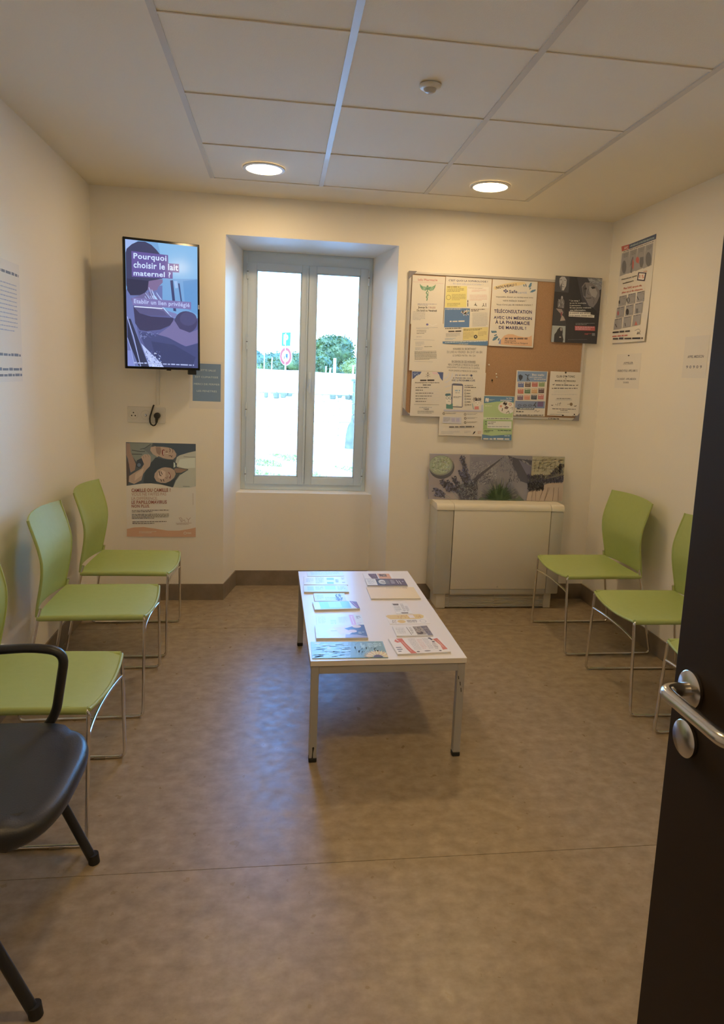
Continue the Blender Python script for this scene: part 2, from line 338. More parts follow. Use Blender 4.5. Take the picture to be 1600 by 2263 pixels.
# ================================================================== GREEN CHAIRS
def make_chair():
    root = thing('stacking_chair', 'x', 'chair')
    hw = .212
    def seat(u, v):
        x = .150+.428*u; y = (v-.5)*2*hw; q = 1-(2*v-1)**2
        x += .016*q*u-.020*q*(1-u); z = .450-.013*q-.010*max(0, (u-.85)/.15)**2
        return (x, y, z)
    m = MB().grid(seat, 14, 12, GREEN, .006)
    for s in (-1, 1):
        ring = [(.146, s*(hw+.001), .4385), (.36, s*(hw+.001), .4385), (.573, s*(hw+.001), .4365)]
        m.tube(ring, .0125, GREEN, 12)
    m.tube([(.578+.016*(1-t*t), t*hw, .4385-.013*(1-t*t)) for t in [k/8-1 for k in range(17)]], .0065, GREEN, 8)
    m.build('seat', root, 50)
    prof = [(.452, .146), (.50, .154), (.56, .166), (.62, .176), (.68, .178), (.74, .166), (.80, .148), (.858, .129)]
    def px(z):
        for (za, xa_), (zb, xb_) in zip(prof, prof[1:]):
            if z <= zb: k = (z-za)/(zb-za); return xa_+(xb_-xa_)*k
        return prof[-1][1]
    def sm(z): return (px(z-.02 if z > .475 else z)+px(z)*2+px(min(.858, z+.02)))/4
    def back(u, v):
        z = .445+.413*u; h = .212+.014*min(1, u*1.6); y = (.5-v)*2*h; q = 1-(2*v-1)**2
        return (sm(z)-(.016+.020*abs(u-.45)/.5)*q, y, z+.005*q*u)
    m = MB().grid(back, 22, 12, GREEN, .006)
    for s in (-1, 1):
        pts = [(sm(max(.452, .445+.413*u))-.003, s*(.212+.014*min(1, u*1.6)), .445+.413*u) for u in [k/20 for k in range(21)]]
        m.tube(pts, .0062, GREEN, 8)
    m.build('backrest', root, 50)
    for s in (-1, 1):
        path = fillet([(.540, s*.213, .4385), (.5775, s*.214, .4385), (.574, s*.252, .0065), (.071, s*.252, .0065), (.150, s*.217, .436), (.160, s*.2115, .48)], .026, 6)
        MB().tube(path, .0065, CHROME, 10).build('side_frame', root, 60)
        for x in (.19, .46): MB().box(x, s*.252-.0075, 0, x+.045, s*.252+.0075, .009, CLEARP, bev=.002, seg=1).build('glide', root)
    MB().tube([(.5765-.017*(1-t*t), t*.2205, .352) for t in [k/8-1 for k in range(17)]], .0056, CHROME, 10).build('crossbar', root, 60)
    MB().tube([(.20, -.205, .428), (.20, .205, .428)], .005, CHROME, 8).build('crossbar', root, 60)
    return root
ch = make_chair()
CH = [((0.0, -.660), 0, 'green plastic chair by the left wall, nearest the back wall and poster'),
      ((-.002, -1.312), .03, 'middle green plastic chair of the left row, near the window side of the table'),
      ((-.005, -2.107), -.012, 'green plastic chair on the left, behind the black armchair'),
      ((3.304, -.714), PI+.005, 'green plastic chair by the right wall, nearest the heating unit'),
      ((3.334, -1.425), PI-.035, 'second green plastic chair of the right row, partly behind the open door'),
      ((3.352, -2.07), PI-.02, 'green plastic chair of the right row mostly hidden by the door')]
for i, ((x, y), a, lb) in enumerate(CH):
    c = ch if i == 0 else dup(ch)
    c.location = (x, y, 0); c.rotation_euler = (0, 0, a); tag(c, lb, 'chair', 'green chairs along the side walls')

# ================================================================== BLACK ARMCHAIR
ac = thing('armchair', 'black armchair with tubular frame at the left edge by the wall', 'chair', (.35, -2.69, 0))
Lx, Ly = -.35, 2.69
hs = .265
def sq(t, a, bb, n=3.2):
    c, s_ = math.cos(t), math.sin(t); return a*abs(c)**(2/n)*(1 if c > 0 else -1), bb*abs(s_)**(2/n)*(1 if s_ > 0 else -1)
m = MB(); N = 48
rings = [(.80, .463), (.93, .464), (.985, .456), (1.0, .442), (.99, .425), (.95, .412), (.80, .405)]
vs = []
for k, z in rings:
    for i in range(N):
        x, y = sq(2*PI*i/N, .245, .262); vs.append((x*k+.045, y*k, z-(.012 if x*k > .15 else 0)))
fs = [(r*N+i, (r+1)*N+i, (r+1)*N+(i+1) % N, r*N+(i+1) % N) for r in range(len(rings)-1) for i in range(N)]
fs += [tuple(range(N)), tuple((len(rings)-1)*N+i for i in range(N-1, -1, -1))]
m.add(vs, fs, BLKPAD); m.build('seat', ac, 60)
def bk(u, v):
    z = .52+.36*u; h = .235-.03*u**3; y = (.5-v)*2*h; q = 1-(2*v-1)**2
    return (-.19-.09*u-.03*q, y, z)
MB().grid(bk, 12, 12, BLKPAD, .02).build('backrest', ac, 60)
for s in (-1, 1):
    Y = s*hs
    MB().tube([(.055, Y*.93, .40), (.16, Y*.95, .22), (.252, Y*.95, .012)], .0135, BLACKP, 14).build('leg', ac, 60)
    MB().tube([(.03, Y*.93, .40), (-.10, Y*.95, .20), (-.205, Y*.95, .012)], .0135, BLACKP, 14).build('leg', ac, 60)
    for x in (.253, -.206): MB().tube([(x+(.004 if x > 0 else -.004), Y*.95, 0), (x, Y*.95, .03)], .0165, RUBBER, 14).build('foot_cap', ac, 40)
    MB().tube(fillet([(.09, Y*.93, .40), (.155, Y*.98, .47), (.187, Y*.98, .672), (.10, Y*.98, .686), (-.12, Y*.98, .672), (-.235, Y*.9, .60), (-.22, Y*.85, .52)], .045, 6), .0135, BLACKP, 14, sy=1.2).build('armrest', ac, 60)
MB().tube([(.04, -.25, .40), (.04, .25, .40)], .011, BLACKP).build('crossbar', ac, 60)

# ================================================================== COFFEE TABLE
TX, TY, TA, TW, TL, TH = 1.5696, -1.3473, .0149, .6123, 1.1875, .4177
tab = thing('coffee_table', 'low white coffee table with grey steel legs covered in brochures', 'table', (TX, TY, 0), TA)
w2, l2 = TW/2, TL/2
MB().box(-w2, -l2, TH-.002, w2, l2, TH, TOPM, bev=.0006, seg=1).box(-w2+.0003, -l2+.0003, TH-.0215, w2-.0003, l2-.0003, TH-.0021, EDGEM, bev=.0015, seg=1).build('tabletop', tab)
for s in (-1, 1):
    MB().box(-w2+.034, s*(l2-.004)-(.02 if s > 0 else 0), TH-.0535, w2-.034, s*(l2-.004)+(0 if s > 0 else .02), TH-.0225, GREYM, bev=.001, seg=1).build('apron', tab)
    MB().box(s*(w2-.004)-(.02 if s > 0 else 0), -l2+.034, TH-.0535, s*(w2-.004)+(0 if s > 0 else .02), l2-.034, TH-.0225, GREYM, bev=.001, seg=1).build('apron', tab)
for sx in (-1, 1):
    for sy in (-1, 1):
        x, y = sx*(w2-.019), sy*(l2-.019)
        lg = MB().box(x-.015, y-.015, .018, x+.015, y+.015, TH-.0222, GREYM, bev=.002, seg=1).build('leg', tab)
        MB().box(x-.0155, y-.0155, 0, x+.0155, y+.0155, .019, RUBBER, bev=.003, seg=1).build('foot_cap', lg)
        if sy < 0:
            c = MB(); yy = y-.0153
            if sx < 0: c.add([(x-.004, yy, .018), (x+.001, yy, .018), (x+.001, yy, .04), (x+.005, yy, .06), (x+.004, yy, .066), (x-.003, yy, .064), (x-.002, yy, .045)], [(0, 1, 2, 3, 4, 5, 6)], CHIPM)
            else:
                for z0, z1, dx in ((.328, .342, -.012), (.302, .318, -.004), (.275, .292, .001)): c.add([(x+dx, yy, z1), (x+dx+.002, yy, z0), (x+dx+.005, yy, z0), (x+dx+.003, yy, z1)], [(0, 1, 2, 3)], CHIPM)
            c.build('paint_chip', lg)

# ================================================================== PRINTED SHEETS
TXT = {}
def textmesh(s, bold):
    k = (s, bold)
    if k in TXT: return TXT[k]
    c = bpy.data.curves.new('t', 'FONT'); c.body = s; c.resolution_u = 2; c.offset = .022 if bold else 0; c.space_character = 1.06 if bold else 1
    o = bpy.data.objects.new('t', c); COL.objects.link(o); bpy.context.view_layer.update()
    me = bpy.data.meshes.new_from_object(o.evaluated_get(bpy.context.evaluated_depsgraph_get()))
    vs = [(v.co.x, v.co.y) for v in me.vertices]; fs = [tuple(p.vertices) for p in me.polygons]
    bpy.data.objects.remove(o); bpy.data.curves.remove(c); bpy.data.meshes.remove(me)
    TXT[k] = (vs, fs); return TXT[k]
def homog(q):
    """map artwork quad (tl,tr,br,bl) -> unit square"""
    (x0, y0), (x1, y1), (x2, y2), (x3, y3) = q
    sx, sy = x0-x1+x2-x3, y0-y1+y2-y3; dx1, dy1, dx2, dy2 = x1-x2, y1-y2, x3-x2, y3-y2
    d = dx1*dy2-dx2*dy1; g = (sx*dy2-dx2*sy)/d; h = (dx1*sy-sx*dy1)/d
    A = Matrix(((x1-x0+g*x1, x3-x0+h*x3, x0), (y1-y0+g*y1, y3-y0+h*y3, y0), (g, h, 1))).inverted()
    def f(x, y): v = A @ Vector((x, y, 1)); return v.x/v.z, v.y/v.z
    return f
BACKR, RIGHTR, LEFTR = (PI/2, 0, 0), (PI/2, 0, -PI/2), (PI/2, 0, PI/2)
REFW = (208, 184, 152); REFT = (206, 190, 180)
def sheet(name, label, cat, loc, rot, w, h, quad, items, ref=REFW, base=None, th=.0006, kind='matt', group=None, parent=None, curl=0):
    """a sheet of paper/card centred at loc in its own plane; items are artwork in the coordinates of quad"""
    rnd = random.Random(sum(map(ord, label)))
    bm_ = PAPER if base is None else (ink(base, ref, kind) if isinstance(base, tuple) else base)
    m = MB()
    if curl:
        def sf(u, v):
            e = (1-v)**3; return ((u-.5)*w, (v-.5)*h, curl*e*(.6+.4*u))
        m.grid(sf, 6, 10, bm_, th)
    else: m.box(-w/2, -h/2, -th, w/2, h/2, 0, bm_)
    o = m.build(name, parent, 0, loc, rot)
    if label and not parent: tag(o, label, cat, group)
    F = homog(quad); A = MB(); T = MB(); lay = [0]
    eps = .00005
    def P(x, y, clip=True):
        a, bb = F(x, y)
        if clip: a = min(1, max(0, a)); bb = min(1, max(0, bb))
        z = 0
        if curl: z = curl*bb**3*(.6+.4*a)
        return ((a-.5)*w, (.5-bb)*h, z+.0002+eps*lay[0])
    def clr(c): return ink(c, ref, kind)
    def poly(c, pts, dst=A): v = [P(*p) for p in pts]; dst.add(v, [tuple(range(len(v)))], clr(c))
    for it in items:
        k = it[0]
        if lay[0] < 110: lay[0] += .12 if k == 'l' else 1
        if k == 'p': poly(it[1], it[2])
        elif k == 'r': _, c, x0, y0, x1, y1 = it; poly(c, [(x0, y1), (x1, y1), (x1, y0), (x0, y0)])
        elif k == 'e':
            _, c, cx, cy, rx, ry = it[:6]; poly(c, [(cx+rx*math.cos(-a*PI/12), cy+ry*math.sin(-a*PI/12)) for a in range(24)])
        elif k == 'o':
            _, c, cx, cy, rx, ry, wd_ = it; q = [(cx+rx*math.cos(-a*PI/12), cy+ry*math.sin(-a*PI/12)) for a in range(24)]; qi = [(cx+(rx-wd_)*math.cos(-a*PI/12), cy+(ry-wd_)*math.sin(-a*PI/12)) for a in range(24)]
            for a in range(24): poly(c, [q[a], q[(a+1) % 24], qi[(a+1) % 24], qi[a]])
        elif k == 'l':
            _, c, wd_, pts = it
            for (ax, ay), (bx, by) in zip(pts, pts[1:]):
                d = math.hypot(bx-ax, by-ay) or 1; nx, ny = -(by-ay)/d*wd_/2, (bx-ax)/d*wd_/2
                poly(c, [(ax+nx, ay+ny), (bx+nx, by+ny), (bx-nx, by-ny), (ax-nx, ay-ny)])
        elif k == 'g':   # rows of illegibly small words
            _, c, x0, y0, x1, y1, rows = it[:7]; fill = it[7] if len(it) > 7 else .45; dy = it[8] if len(it) > 8 else 0
            rh = (y1-y0)/rows
            for r in range(rows):
                x = x0; y = y0+r*rh; hh = rh*fill; end = x1 if r < rows-1 or rows == 1 else x0+(x1-x0)*rnd.uniform(.5, .95)
                while x < end:
                    ww = min(end-x, hh*rnd.uniform(1.2, 5)); s0 = dy*(x-x0)/(x1-x0); s1 = dy*(x+ww-x0)/(x1-x0)
                    y2 = y+hh*rnd.uniform(0, .25); poly(c, [(x, y+hh+s0), (x+ww, y+hh+s1), (x+ww, y2+s1), (x, y2+s0)], T); x += ww+hh*.6
        elif k == 't':
            _, c, bold, s, x0, y0, x1, y1 = it[:8]; dy = it[8] if len(it) > 8 else 0
            vs, fs = textmesh(s, bold)
            if not vs: continue
            ax = min(v[0] for v in vs); bx = max(v[0] for v in vs); ay = min(v[1] for v in vs); by = max(v[1] for v in vs)
            out = [P(x0+(v[0]-ax)/(bx-ax)*(x1-x0), y1-(v[1]-ay)/(by-ay)*(y1-y0)+dy*(v[0]-ax)/(bx-ax), False) for v in vs]
            T.add(out, fs, clr(c))
        elif k == 's':   # random specks / strokes: colour list, box, count, length range, angle range, width
            _, cs, x0, y0, x1, y1, n_, l0, l1, a0, a1, wd_ = it
            for _k in range(n_):
                x, y = rnd.uniform(x0, x1), rnd.uniform(y0, y1); a = math.radians(rnd.uniform(a0, a1)); L = rnd.uniform(l0, l1)
                dx, dy_ = math.cos(a)*L/2, -math.sin(a)*L/2; nx, ny = math.sin(a)*wd_/2, math.cos(a)*wd_/2
                poly(rnd.choice(cs), [(x-dx+nx, y-dy_+ny), (x+dx+nx, y+dy_+ny), (x+dx-nx, y+dy_-ny), (x-dx-nx, y-dy_-ny)])
    if A.v: A.build('printed_artwork', o)['kind'] = 'stuff'
    if T.v: T.build('printed_lettering', o)['kind'] = 'stuff'
    return o
def qz(px, org, sc): return [((x-org[0])*sc, (y-org[1])*sc) for x, y in px]
def wallsheet(name, label, cat, x0, x1, z0, z1, y, quad, items, rotz=0, **kw):
    return sheet(name, label, cat, ((x0+x1)/2, y, (z0+z1)/2), (PI/2, rotz, 0), x1-x0, z1-z0, quad, items, **kw)

# ---- shared inks
DK, BR, NV, BL, WH = (60, 50, 45), (120, 85, 65), (62, 68, 92), (70, 105, 130), (225, 205, 175)
O5, K5 = (880, 580), 5.658; O6, K6 = (1060, 580), 5.517; O7, K7 = (1320, 500), 5.955; O1 = (110, 480); O2 = (110, 940); O8, K8 = (920, 980), 4.444

# ================================================================== TELEVISION
SCR = (60, 60, 60)
tv = thing('television', 'wall mounted television in portrait format showing a mother nursing', 'television', (.445, -.176, 1.85), .339)
tv.rotation_euler = (0, -.008, .339)
MB().box(-.2155, -.004, -.368, .2155, .03, .368, TVB, bev=.003).box(-.13, .03, -.2, .13, .055, .2, TVB, bev=.01).build('housing', tv, 30)
q = [(676, 190), (1305, 256), (1311, 1338), (692, 1326)]
P_ = 'p'
items = [('p', (112, 158, 208), q),
 (P_, (128, 178, 222), [(960, 215), (1305, 256), (1306, 540), (1010, 540), (985, 330)]),
 (P_, (96, 146, 200), [(1180, 560), (1306, 545), (1309, 860), (1200, 800)]),
 (P_, (150, 175, 225), [(676, 190), (790, 202), (720, 250), (680, 310)]),
 (P_, (100, 112, 168), [(676, 640), (1000, 600), (1000, 1326), (692, 1326)]),
 (P_, (60, 63, 96), [(680, 310), (690, 275), (735, 235), (790, 210), (850, 212), (905, 240), (950, 285), (985, 330), (1000, 430), (1000, 540), (955, 548), (905, 562), (885, 620), (850, 665), (800, 690), (735, 690), (700, 640), (684, 600)]),
 (P_, (48, 50, 78), [(690, 540), (880, 560), (870, 640), (820, 680), (720, 690), (690, 640)]),
 (P_, (120, 104, 146), [(880, 562), (955, 548), (1003, 545), (1002, 575), (962, 615), (955, 640), (905, 655), (872, 638)]),
 (P_, (104, 100, 146), [(800, 690), (850, 665), (905, 655), (955, 700), (1010, 790), (1080, 870), (1095, 900), (1000, 880), (900, 800), (760, 790), (720, 720)]),
 ('s', [(170, 185, 230), (130, 140, 195)], 865, 640, 975, 760, 16, 60, 120, -75, -50, 5),
 (P_, (165, 198, 240), [(905, 645), (925, 680), (1040, 830), (1100, 890), (1085, 890), (1000, 800), (930, 710)]),
 (P_, (86, 92, 145), [(740, 760), (900, 800), (1040, 860), (1100, 890), (1140, 900), (1311, 890), (1311, 1338), (900, 1338), (790, 1060)]),
 (P_, (84, 84, 128), [(755, 790), (900, 800), (1010, 830), (1045, 870), (900, 870), (790, 850)]),
 (P_, (58, 58, 92), [(745, 790), (800, 850), (900, 878), (1100, 890), (1080, 950), (980, 995), (860, 1010), (800, 1000), (760, 940)]),
 (P_, (118, 124, 178), [(1040, 825), (1120, 850), (1130, 860), (1100, 895), (1060, 860)]),
 ('e', (66, 66, 104), 1205, 925, 100, 98), ('e', (74, 76, 118), 1225, 895, 74, 62),
 (P_, (112, 108, 156), [(960, 1040), (1060, 965), (1100, 905), (1150, 985), (1240, 1020), (1309, 990), (1311, 1110), (1210, 1142), (1120, 1110), (1040, 1060)]),
 (P_, (66, 74, 120), [(790, 1010), (960, 1040), (1060, 1070), (1200, 1145), (1311, 1115), (1311, 1338), (960, 1338), (850, 1160)]),
 (P_, (56, 64, 106), [(900, 1100), (1100, 1130), (1290, 1240), (1260, 1338), (1010, 1338), (940, 1240)]),
 ('s', [(112, 122, 172), (78, 84, 134)], 800, 1020, 960, 1070, 26, 14, 30, 0, 180, 7),
 (P_, (172, 186, 232), [(812, 1120), (870, 1180), (980, 1290), (1010, 1336), (885, 1336), (850, 1230)]),
 ('s', [(90, 104, 165), (200, 214, 245)], 850, 1190, 985, 1330, 60, 8, 18, 0, 180, 6),
 (P_, (42, 48, 76), [(690, 900), (805, 1326), (790, 1326), (692, 1080)]), (P_, (48, 54, 84), [(700, 900), (720, 900), (880, 1330), (810, 1330)]),
 ('l', (165, 178, 228), 6, [(690, 880), (745, 1060), (806, 1326)]), ('l', (150, 164, 222), 6, [(690, 1070), (722, 1170), (752, 1326)]),
 (P_, (124, 136, 200), [(691, 1185), (724, 1185), (746, 1326), (692, 1326)]),
 (P_, (56, 66, 110), [(1068, 555), (1092, 552), (1120, 830), (1096, 826)]), (P_, (64, 78, 124), [(1136, 580), (1150, 580), (1172, 745), (1160, 748)]),
 (P_, (150, 182, 226), [(1100, 560), (1130, 560), (1136, 620), (1112, 625)]),
 (P_, (96, 84, 150), [(730, 296), (1050, 330), (1052, 412), (732, 388)]), (P_, (96, 84, 150), [(731, 384), (1144, 408), (1146, 484), (733, 462)]), (P_, (96, 84, 150), [(732, 456), (1090, 482), (1090, 540), (734, 524)]),
 (P_, (118, 112, 168), [(736, 710), (1250, 746), (1250, 812), (738, 778)]),
 ('t', (196, 214, 248), True, 'Pourquoi', 748, 312, 1036, 378, 22), ('t', (196, 214, 248), True, 'choisir le lait', 748, 386, 1138, 444, 26), ('t', (196, 214, 248), True, 'maternel ?', 748, 466, 1072, 514, 16),
 ('t', (176, 188, 232), True, 'Etablir un lien privilégié', 750, 722, 1238, 772, 32), ('l', (205, 215, 245), 10, [(752, 790), (1000, 806)]),
 ('g', (160, 172, 215), 745, 1288, 1275, 1303, 1, .9, 16)]
s = sheet('screen', '', '', (0, -.0042, 0), (PI/2, 0, 0), .4055, .708, q, items, ref=SCR, base=(100, 112, 168), kind='screen', parent=tv)
MB().box(.205, -.006, -.005, .212, -.0035, .02, mat('tv_badge', (.4, .4, .45), .3)).build('bezel_mark', tv)
m = MB().box(.05, .13, -.10, .17, .196, .10, TVB)
m = MB().tube([(0, .05, .05), (.10, .15, .05)], .016, TVB); m.tube([(0, .05, -.05), (.10, .15, -.05)], .016, TVB); m.build('mount_arm', tv)
MB().box(.155, .045, -.395, .205, .07, -.34, TVB, bev=.004).build('media_box', tv)
MB().box(.02, .004, -.374, .045, .018, -.366, TVB).build('sensor', tv)
mp = MB().box(.36, -.012, 1.72, .50, 0, 1.98, TVB, bev=.002); tag(mp.build('wall_bracket'), 'black bracket plate on the wall behind the television', 'bracket')

# cable trunking, sockets, plug
tag(MB().box(.375, -.010, 1.262, .395, 0, 1.62, SOCK, bev=.002).build('cable_trunking'), 'thin white vertical cable trunking between television and sockets', 'trunking')
so = thing('socket_plate', 'white triple wall socket below the television', 'socket', (.3165, 0, 1.198))
MB().box(-.114, -.009, -.05, .114, 0, .05, SOCK, bev=.003).build('plate', so)
RX = Matrix.Rotation(PI/2, 4, 'X')
for i, x in enumerate((-.078, -.006, .066)):
    MB().lathe([(.0, .0098), (.024, .0098), (.0245, .0085), (.026, .0086), (.027, .0105), (.029, .0105), (.030, .008)], SOCK, 32, Matrix.Translation((x, 0, 0)) @ RX).build('socket_insert', so, 30)
    if i == 0:
        for a in (90, 210, 330): MB().lathe([(0, .0102), (.0042, .0102), (.0042, .009)], DARKIN, 12, Matrix.Translation((x+.0125*math.cos(math.radians(a)), 0, .0125*math.sin(math.radians(a)))) @ RX).build('socket_hole', so)
    if i == 1: MB().lathe([(0, .022), (.005, .022), (.006, .012), (.008, .0105), (.008, .009)], CHROME, 16, Matrix.Translation((x, 0, -.002)) @ RX).build('aerial_connector', so)
pg = thing('power_cord', 'black plug and looped cord in the right socket below the television', 'plug', (.3825, -.010, 1.196))
m = MB().lathe([(0, .030), (.012, .030), (.0185, .024), (.0195, .012), (.0195, .0)], BLACKP, 28, RX); m.tube([(0, -.018, -.008), (-.002, -.018, -.026), (-.004, -.016, -.042)], [.012, .009, .007], BLACKP, 14); m.build('plug', pg, 50)
MB().tube([(-.004, -.016, -.038), (-.006, -.016, -.050), (-.014, -.015, -.060), (-.024, -.014, -.062), (-.036, -.013, -.055), (-.043, -.012, -.040), (-.044, -.012, -.020), (-.042, -.011, -.004), (-.036, -.010, .015), (-.030, -.009, .036), (-.024, -.008, .055), (-.020, -.005, .066)], .0046, BLACKP, 10).build('cable', pg, 60)

# notice beside the television
qn = [(418*1, 800), (495, 801), (495, 904), (420, 904)]
wallsheet('wall_notice', 'small slate blue notice in white capitals beside the television', 'notice', .573, .783, 1.248, 1.540, -.0008, [(0, 0), (210, 0), (210, 292), (0, 292)], [
 ('r', (84, 106, 122), 22, 13, 194, 246),
 ('t', (168, 178, 176), False, 'CETTE SALLE', 62, 48, 162, 59), ('t', (168, 178, 176), False, 'EST CLIMATISEE', 38, 90, 178, 101), ('t', (168, 178, 176), False, 'MERCI DE FERMER', 30, 134, 188, 145), ('t', (168, 178, 176), False, 'LES FENETRES', 48, 177, 170, 188)],
 ref=(185, 165, 138))

# HPV prevention poster
qq = [(676, 148), (1294, 166), (1286, 984), (678, 972)]
SK, SK2, HR, SH = (172, 128, 98), (140, 98, 76), (52, 58, 62), (126, 118, 98)
def z7(pts): return [((x/9.41+270-110)*4, (y/9.41+970-940)*4) for x, y in pts]
photo = [('p', (70, 74, 76), z7([(88, 64), (1534, 104), (1534, 980), (1400, 1008), (1200, 1012), (1000, 985), (800, 940), (600, 915), (400, 920), (94, 962)])),
 ('p', (116, 112, 96), z7([(150, 80), (640, 90), (600, 160), (740, 370), (620, 470), (440, 500), (300, 470), (180, 300)])),
 ('p', (100, 98, 86), z7([(440, 210), (600, 120), (640, 100), (600, 200), (640, 330), (740, 380), (560, 300)])),
 ('l', (58, 60, 56), 5, z7([(380, 215), (480, 190), (600, 110)])), ('l', (58, 60, 56), 6, z7([(210, 230), (380, 260), (480, 260)])), ('l', (58, 60, 56), 6, z7([(210, 310), (420, 315)])),
 ('p', (150, 104, 80), z7([(96, 80), (170, 90), (190, 280), (250, 420), (290, 520), (270, 640), (180, 690), (150, 560), (130, 420), (96, 330)])),
 ('p', (84, 62, 52), z7([(94, 400), (150, 520), (160, 700), (140, 900), (94, 960)])),
 ('p', (48, 56, 66), z7([(310, 440), (440, 380), (470, 480), (420, 560), (350, 600), (290, 560)])), ('e', (84, 96, 110), *z7([(355, 535)])[0], 16, 16),
 ('p', SK, z7([(600, 170), (700, 150), (800, 330), (740, 372), (640, 310), (590, 240)])),
 ('p', SK, z7([(690, 160), (850, 165), (1000, 185), (1080, 230), (1130, 310), (1120, 370), (1060, 425), (960, 420), (860, 400), (770, 360), (710, 280)])),
 ('p', SK2, z7([(700, 170), (800, 170), (820, 260), (780, 340), (720, 290)])),
 ('p', (130, 50, 44), z7([(835, 230), (870, 215), (890, 235), (880, 330), (850, 355), (828, 300)])), ('p', (205, 190, 165), z7([(862, 240), (882, 245), (876, 325), (858, 335)])),
 ('e', SK2, *z7([(930, 270)])[0], 9, 11), ('l', (70, 46, 40), 5, z7([(985, 200), (1005, 230), (990, 275)])), ('l', (70, 46, 40), 5, z7([(970, 350), (1010, 345), (1035, 380)])), ('l', (90, 58, 46), 4, z7([(1040, 190), (1060, 240), (1050, 285)])), ('l', (90, 58, 46), 4, z7([(1045, 340), (1030, 385)])), ('l', (200, 165, 130), 6, z7([(905, 300), (960, 300)])),
 ('p', (56, 66, 72), z7([(640, 90), (1534, 106), (1534, 245), (1350, 285), (1180, 350), (1130, 300), (1080, 210), (900, 165), (700, 145)])),
 ('p', HR, z7([(700, 380), (860, 425), (1080, 440), (1070, 560), (1090, 610), (960, 600), (870, 575), (730, 630), (660, 720), (670, 800), (730, 900), (600, 912), (440, 900), (470, 700), (580, 520)])),
 ('p', SK, z7([(740, 640), (820, 600), (900, 585), (1010, 600), (1090, 650), (1112, 730), (1080, 800), (1000, 870), (900, 910), (800, 905), (710, 870), (665, 790), (680, 710)])),
 ('p', (196, 150, 118), z7([(760, 690), (830, 640), (900, 680), (900, 800), (820, 840), (740, 790)])),
 ('l', (62, 44, 40), 7, z7([(770, 665), (785, 750), (815, 765)])), ('l', (62, 44, 40), 6, z7([(805, 670), (835, 735)])), ('l', (62, 44, 40), 7, z7([(800, 830), (820, 880)])), ('l', (62, 44, 40), 6, z7([(850, 830), (870, 880)])),
 ('l', (110, 70, 56), 4, z7([(885, 790), (930, 815), (940, 770)])), ('p', (130, 54, 48), z7([(955, 680), (985, 700), (1010, 770), (1000, 830), (975, 800), (960, 740)])), ('p', (210, 190, 165), z7([(960, 695), (990, 750), (985, 800), (972, 770)])),
 ('p', HR, z7([(730, 900), (900, 915), (1080, 830), (1200, 720), (1100, 900), (1050, 1000), (900, 960)])),
 ('p', SK2, z7([(1080, 620), (1180, 590), (1370, 630), (1230, 700), (1120, 700)])),
 ('p', (170, 152, 122), z7([(1140, 380), (1200, 340), (1370, 290), (1534, 255), (1534, 980), (1400, 1008), (1200, 1012), (1060, 995), (1090, 900), (1200, 750), (1380, 640), (1140, 580), (1110, 470)])),
 ('p', (188, 172, 140), z7([(1200, 420), (1520, 390), (1520, 600), (1300, 610), (1150, 560)])), ('l', (96, 92, 80), 4, z7([(1280, 370), (1400, 378), (1530, 380)])), ('l', (80, 76, 66), 6, z7([(1080, 590), (1370, 632)])), ('l', (96, 92, 80), 4, z7([(1260, 980), (1400, 985)])), ('e', (50, 52, 50), *z7([(1126, 520)])[0], 5, 10), ('p', (180, 190, 205), z7([(1070, 480), (1100, 500), (1110, 570), (1070, 600)])), ('l', (110, 104, 90), 5, z7([(1210, 720), (1120, 840), (1070, 960)])),
 ('p', SK, z7([(400, 370), (470, 315), (560, 320), (600, 360), (600, 480), (580, 560), (500, 640), (440, 720), (400, 850), (250, 925), (140, 880), (150, 760), (260, 690), (400, 610), (460, 520)])),
 ('p', (190, 146, 112), z7([(280, 720), (450, 600), (420, 740), (260, 860)])), ('l', SK2, 4, z7([(480, 330), (500, 380)])), ('l', SK2, 4, z7([(530, 320), (560, 370)])), ('l', SK2, 4, z7([(440, 350), (450, 395)]))]
OR, RD = (196, 128, 82), (146, 62, 44)
items = photo+[('t', RD, True, 'CAMILLE OU CAMILLE ?', 722, 552, 1066, 584), ('t', (170, 112, 86), False, 'VOUS NE FAITES PAS', 722, 590, 1028, 616), ('t', (170, 112, 86), False, 'LA DIFFÉRENCE.', 722, 620, 952, 652), ('t', RD, True, 'LE PAPILLOMAVIRUS', 722, 658, 1032, 688), ('t', RD, True, 'NON PLUS.', 722, 694, 882, 720),
 ('g', (92, 70, 58), 724, 740, 1052, 766, 2, .5), ('g', (92, 70, 58), 724, 775, 1050, 823, 4, .5), ('g', (92, 70, 58), 728, 840, 1028, 868, 2, .5),
 ('l', (150, 96, 78), 3, [(1140, 810), (1160, 850), (1185, 830), (1195, 852)]), ('l', (150, 96, 78), 3, [(1205, 815), (1222, 832), (1242, 812)]), ('l', (150, 96, 78), 3, [(1222, 832), (1222, 855)]), ('l', (150, 96, 78), 3, [(1150, 808), (1168, 825), (1160, 840)]), ('g', (150, 96, 78), 1112, 858, 1250, 880, 2, .35),
 ('g', (150, 110, 90), 1262, 600, 1268, 705, 14, .5),
 ('p', OR, [(679, 906), (740, 893), (830, 890), (940, 908), (1040, 925), (1140, 926), (1230, 912), (1286, 900), (1286, 984), (678, 972)]),
 ('g', (222, 178, 142), 785, 928, 938, 950, 2, .35), ('o', (226, 190, 158), 1192, 948, 13, 12, 4), ('t', (226, 190, 158), True, 'HAS', 1210, 940, 1246, 956)]
wallsheet('health_poster', 'vaccination poster with two smiling people above orange wave, low on wall', 'poster', .188, .616, .421, 1.024, -.0012, qq, items, ref=(196, 165, 132), base=(200, 168, 135))

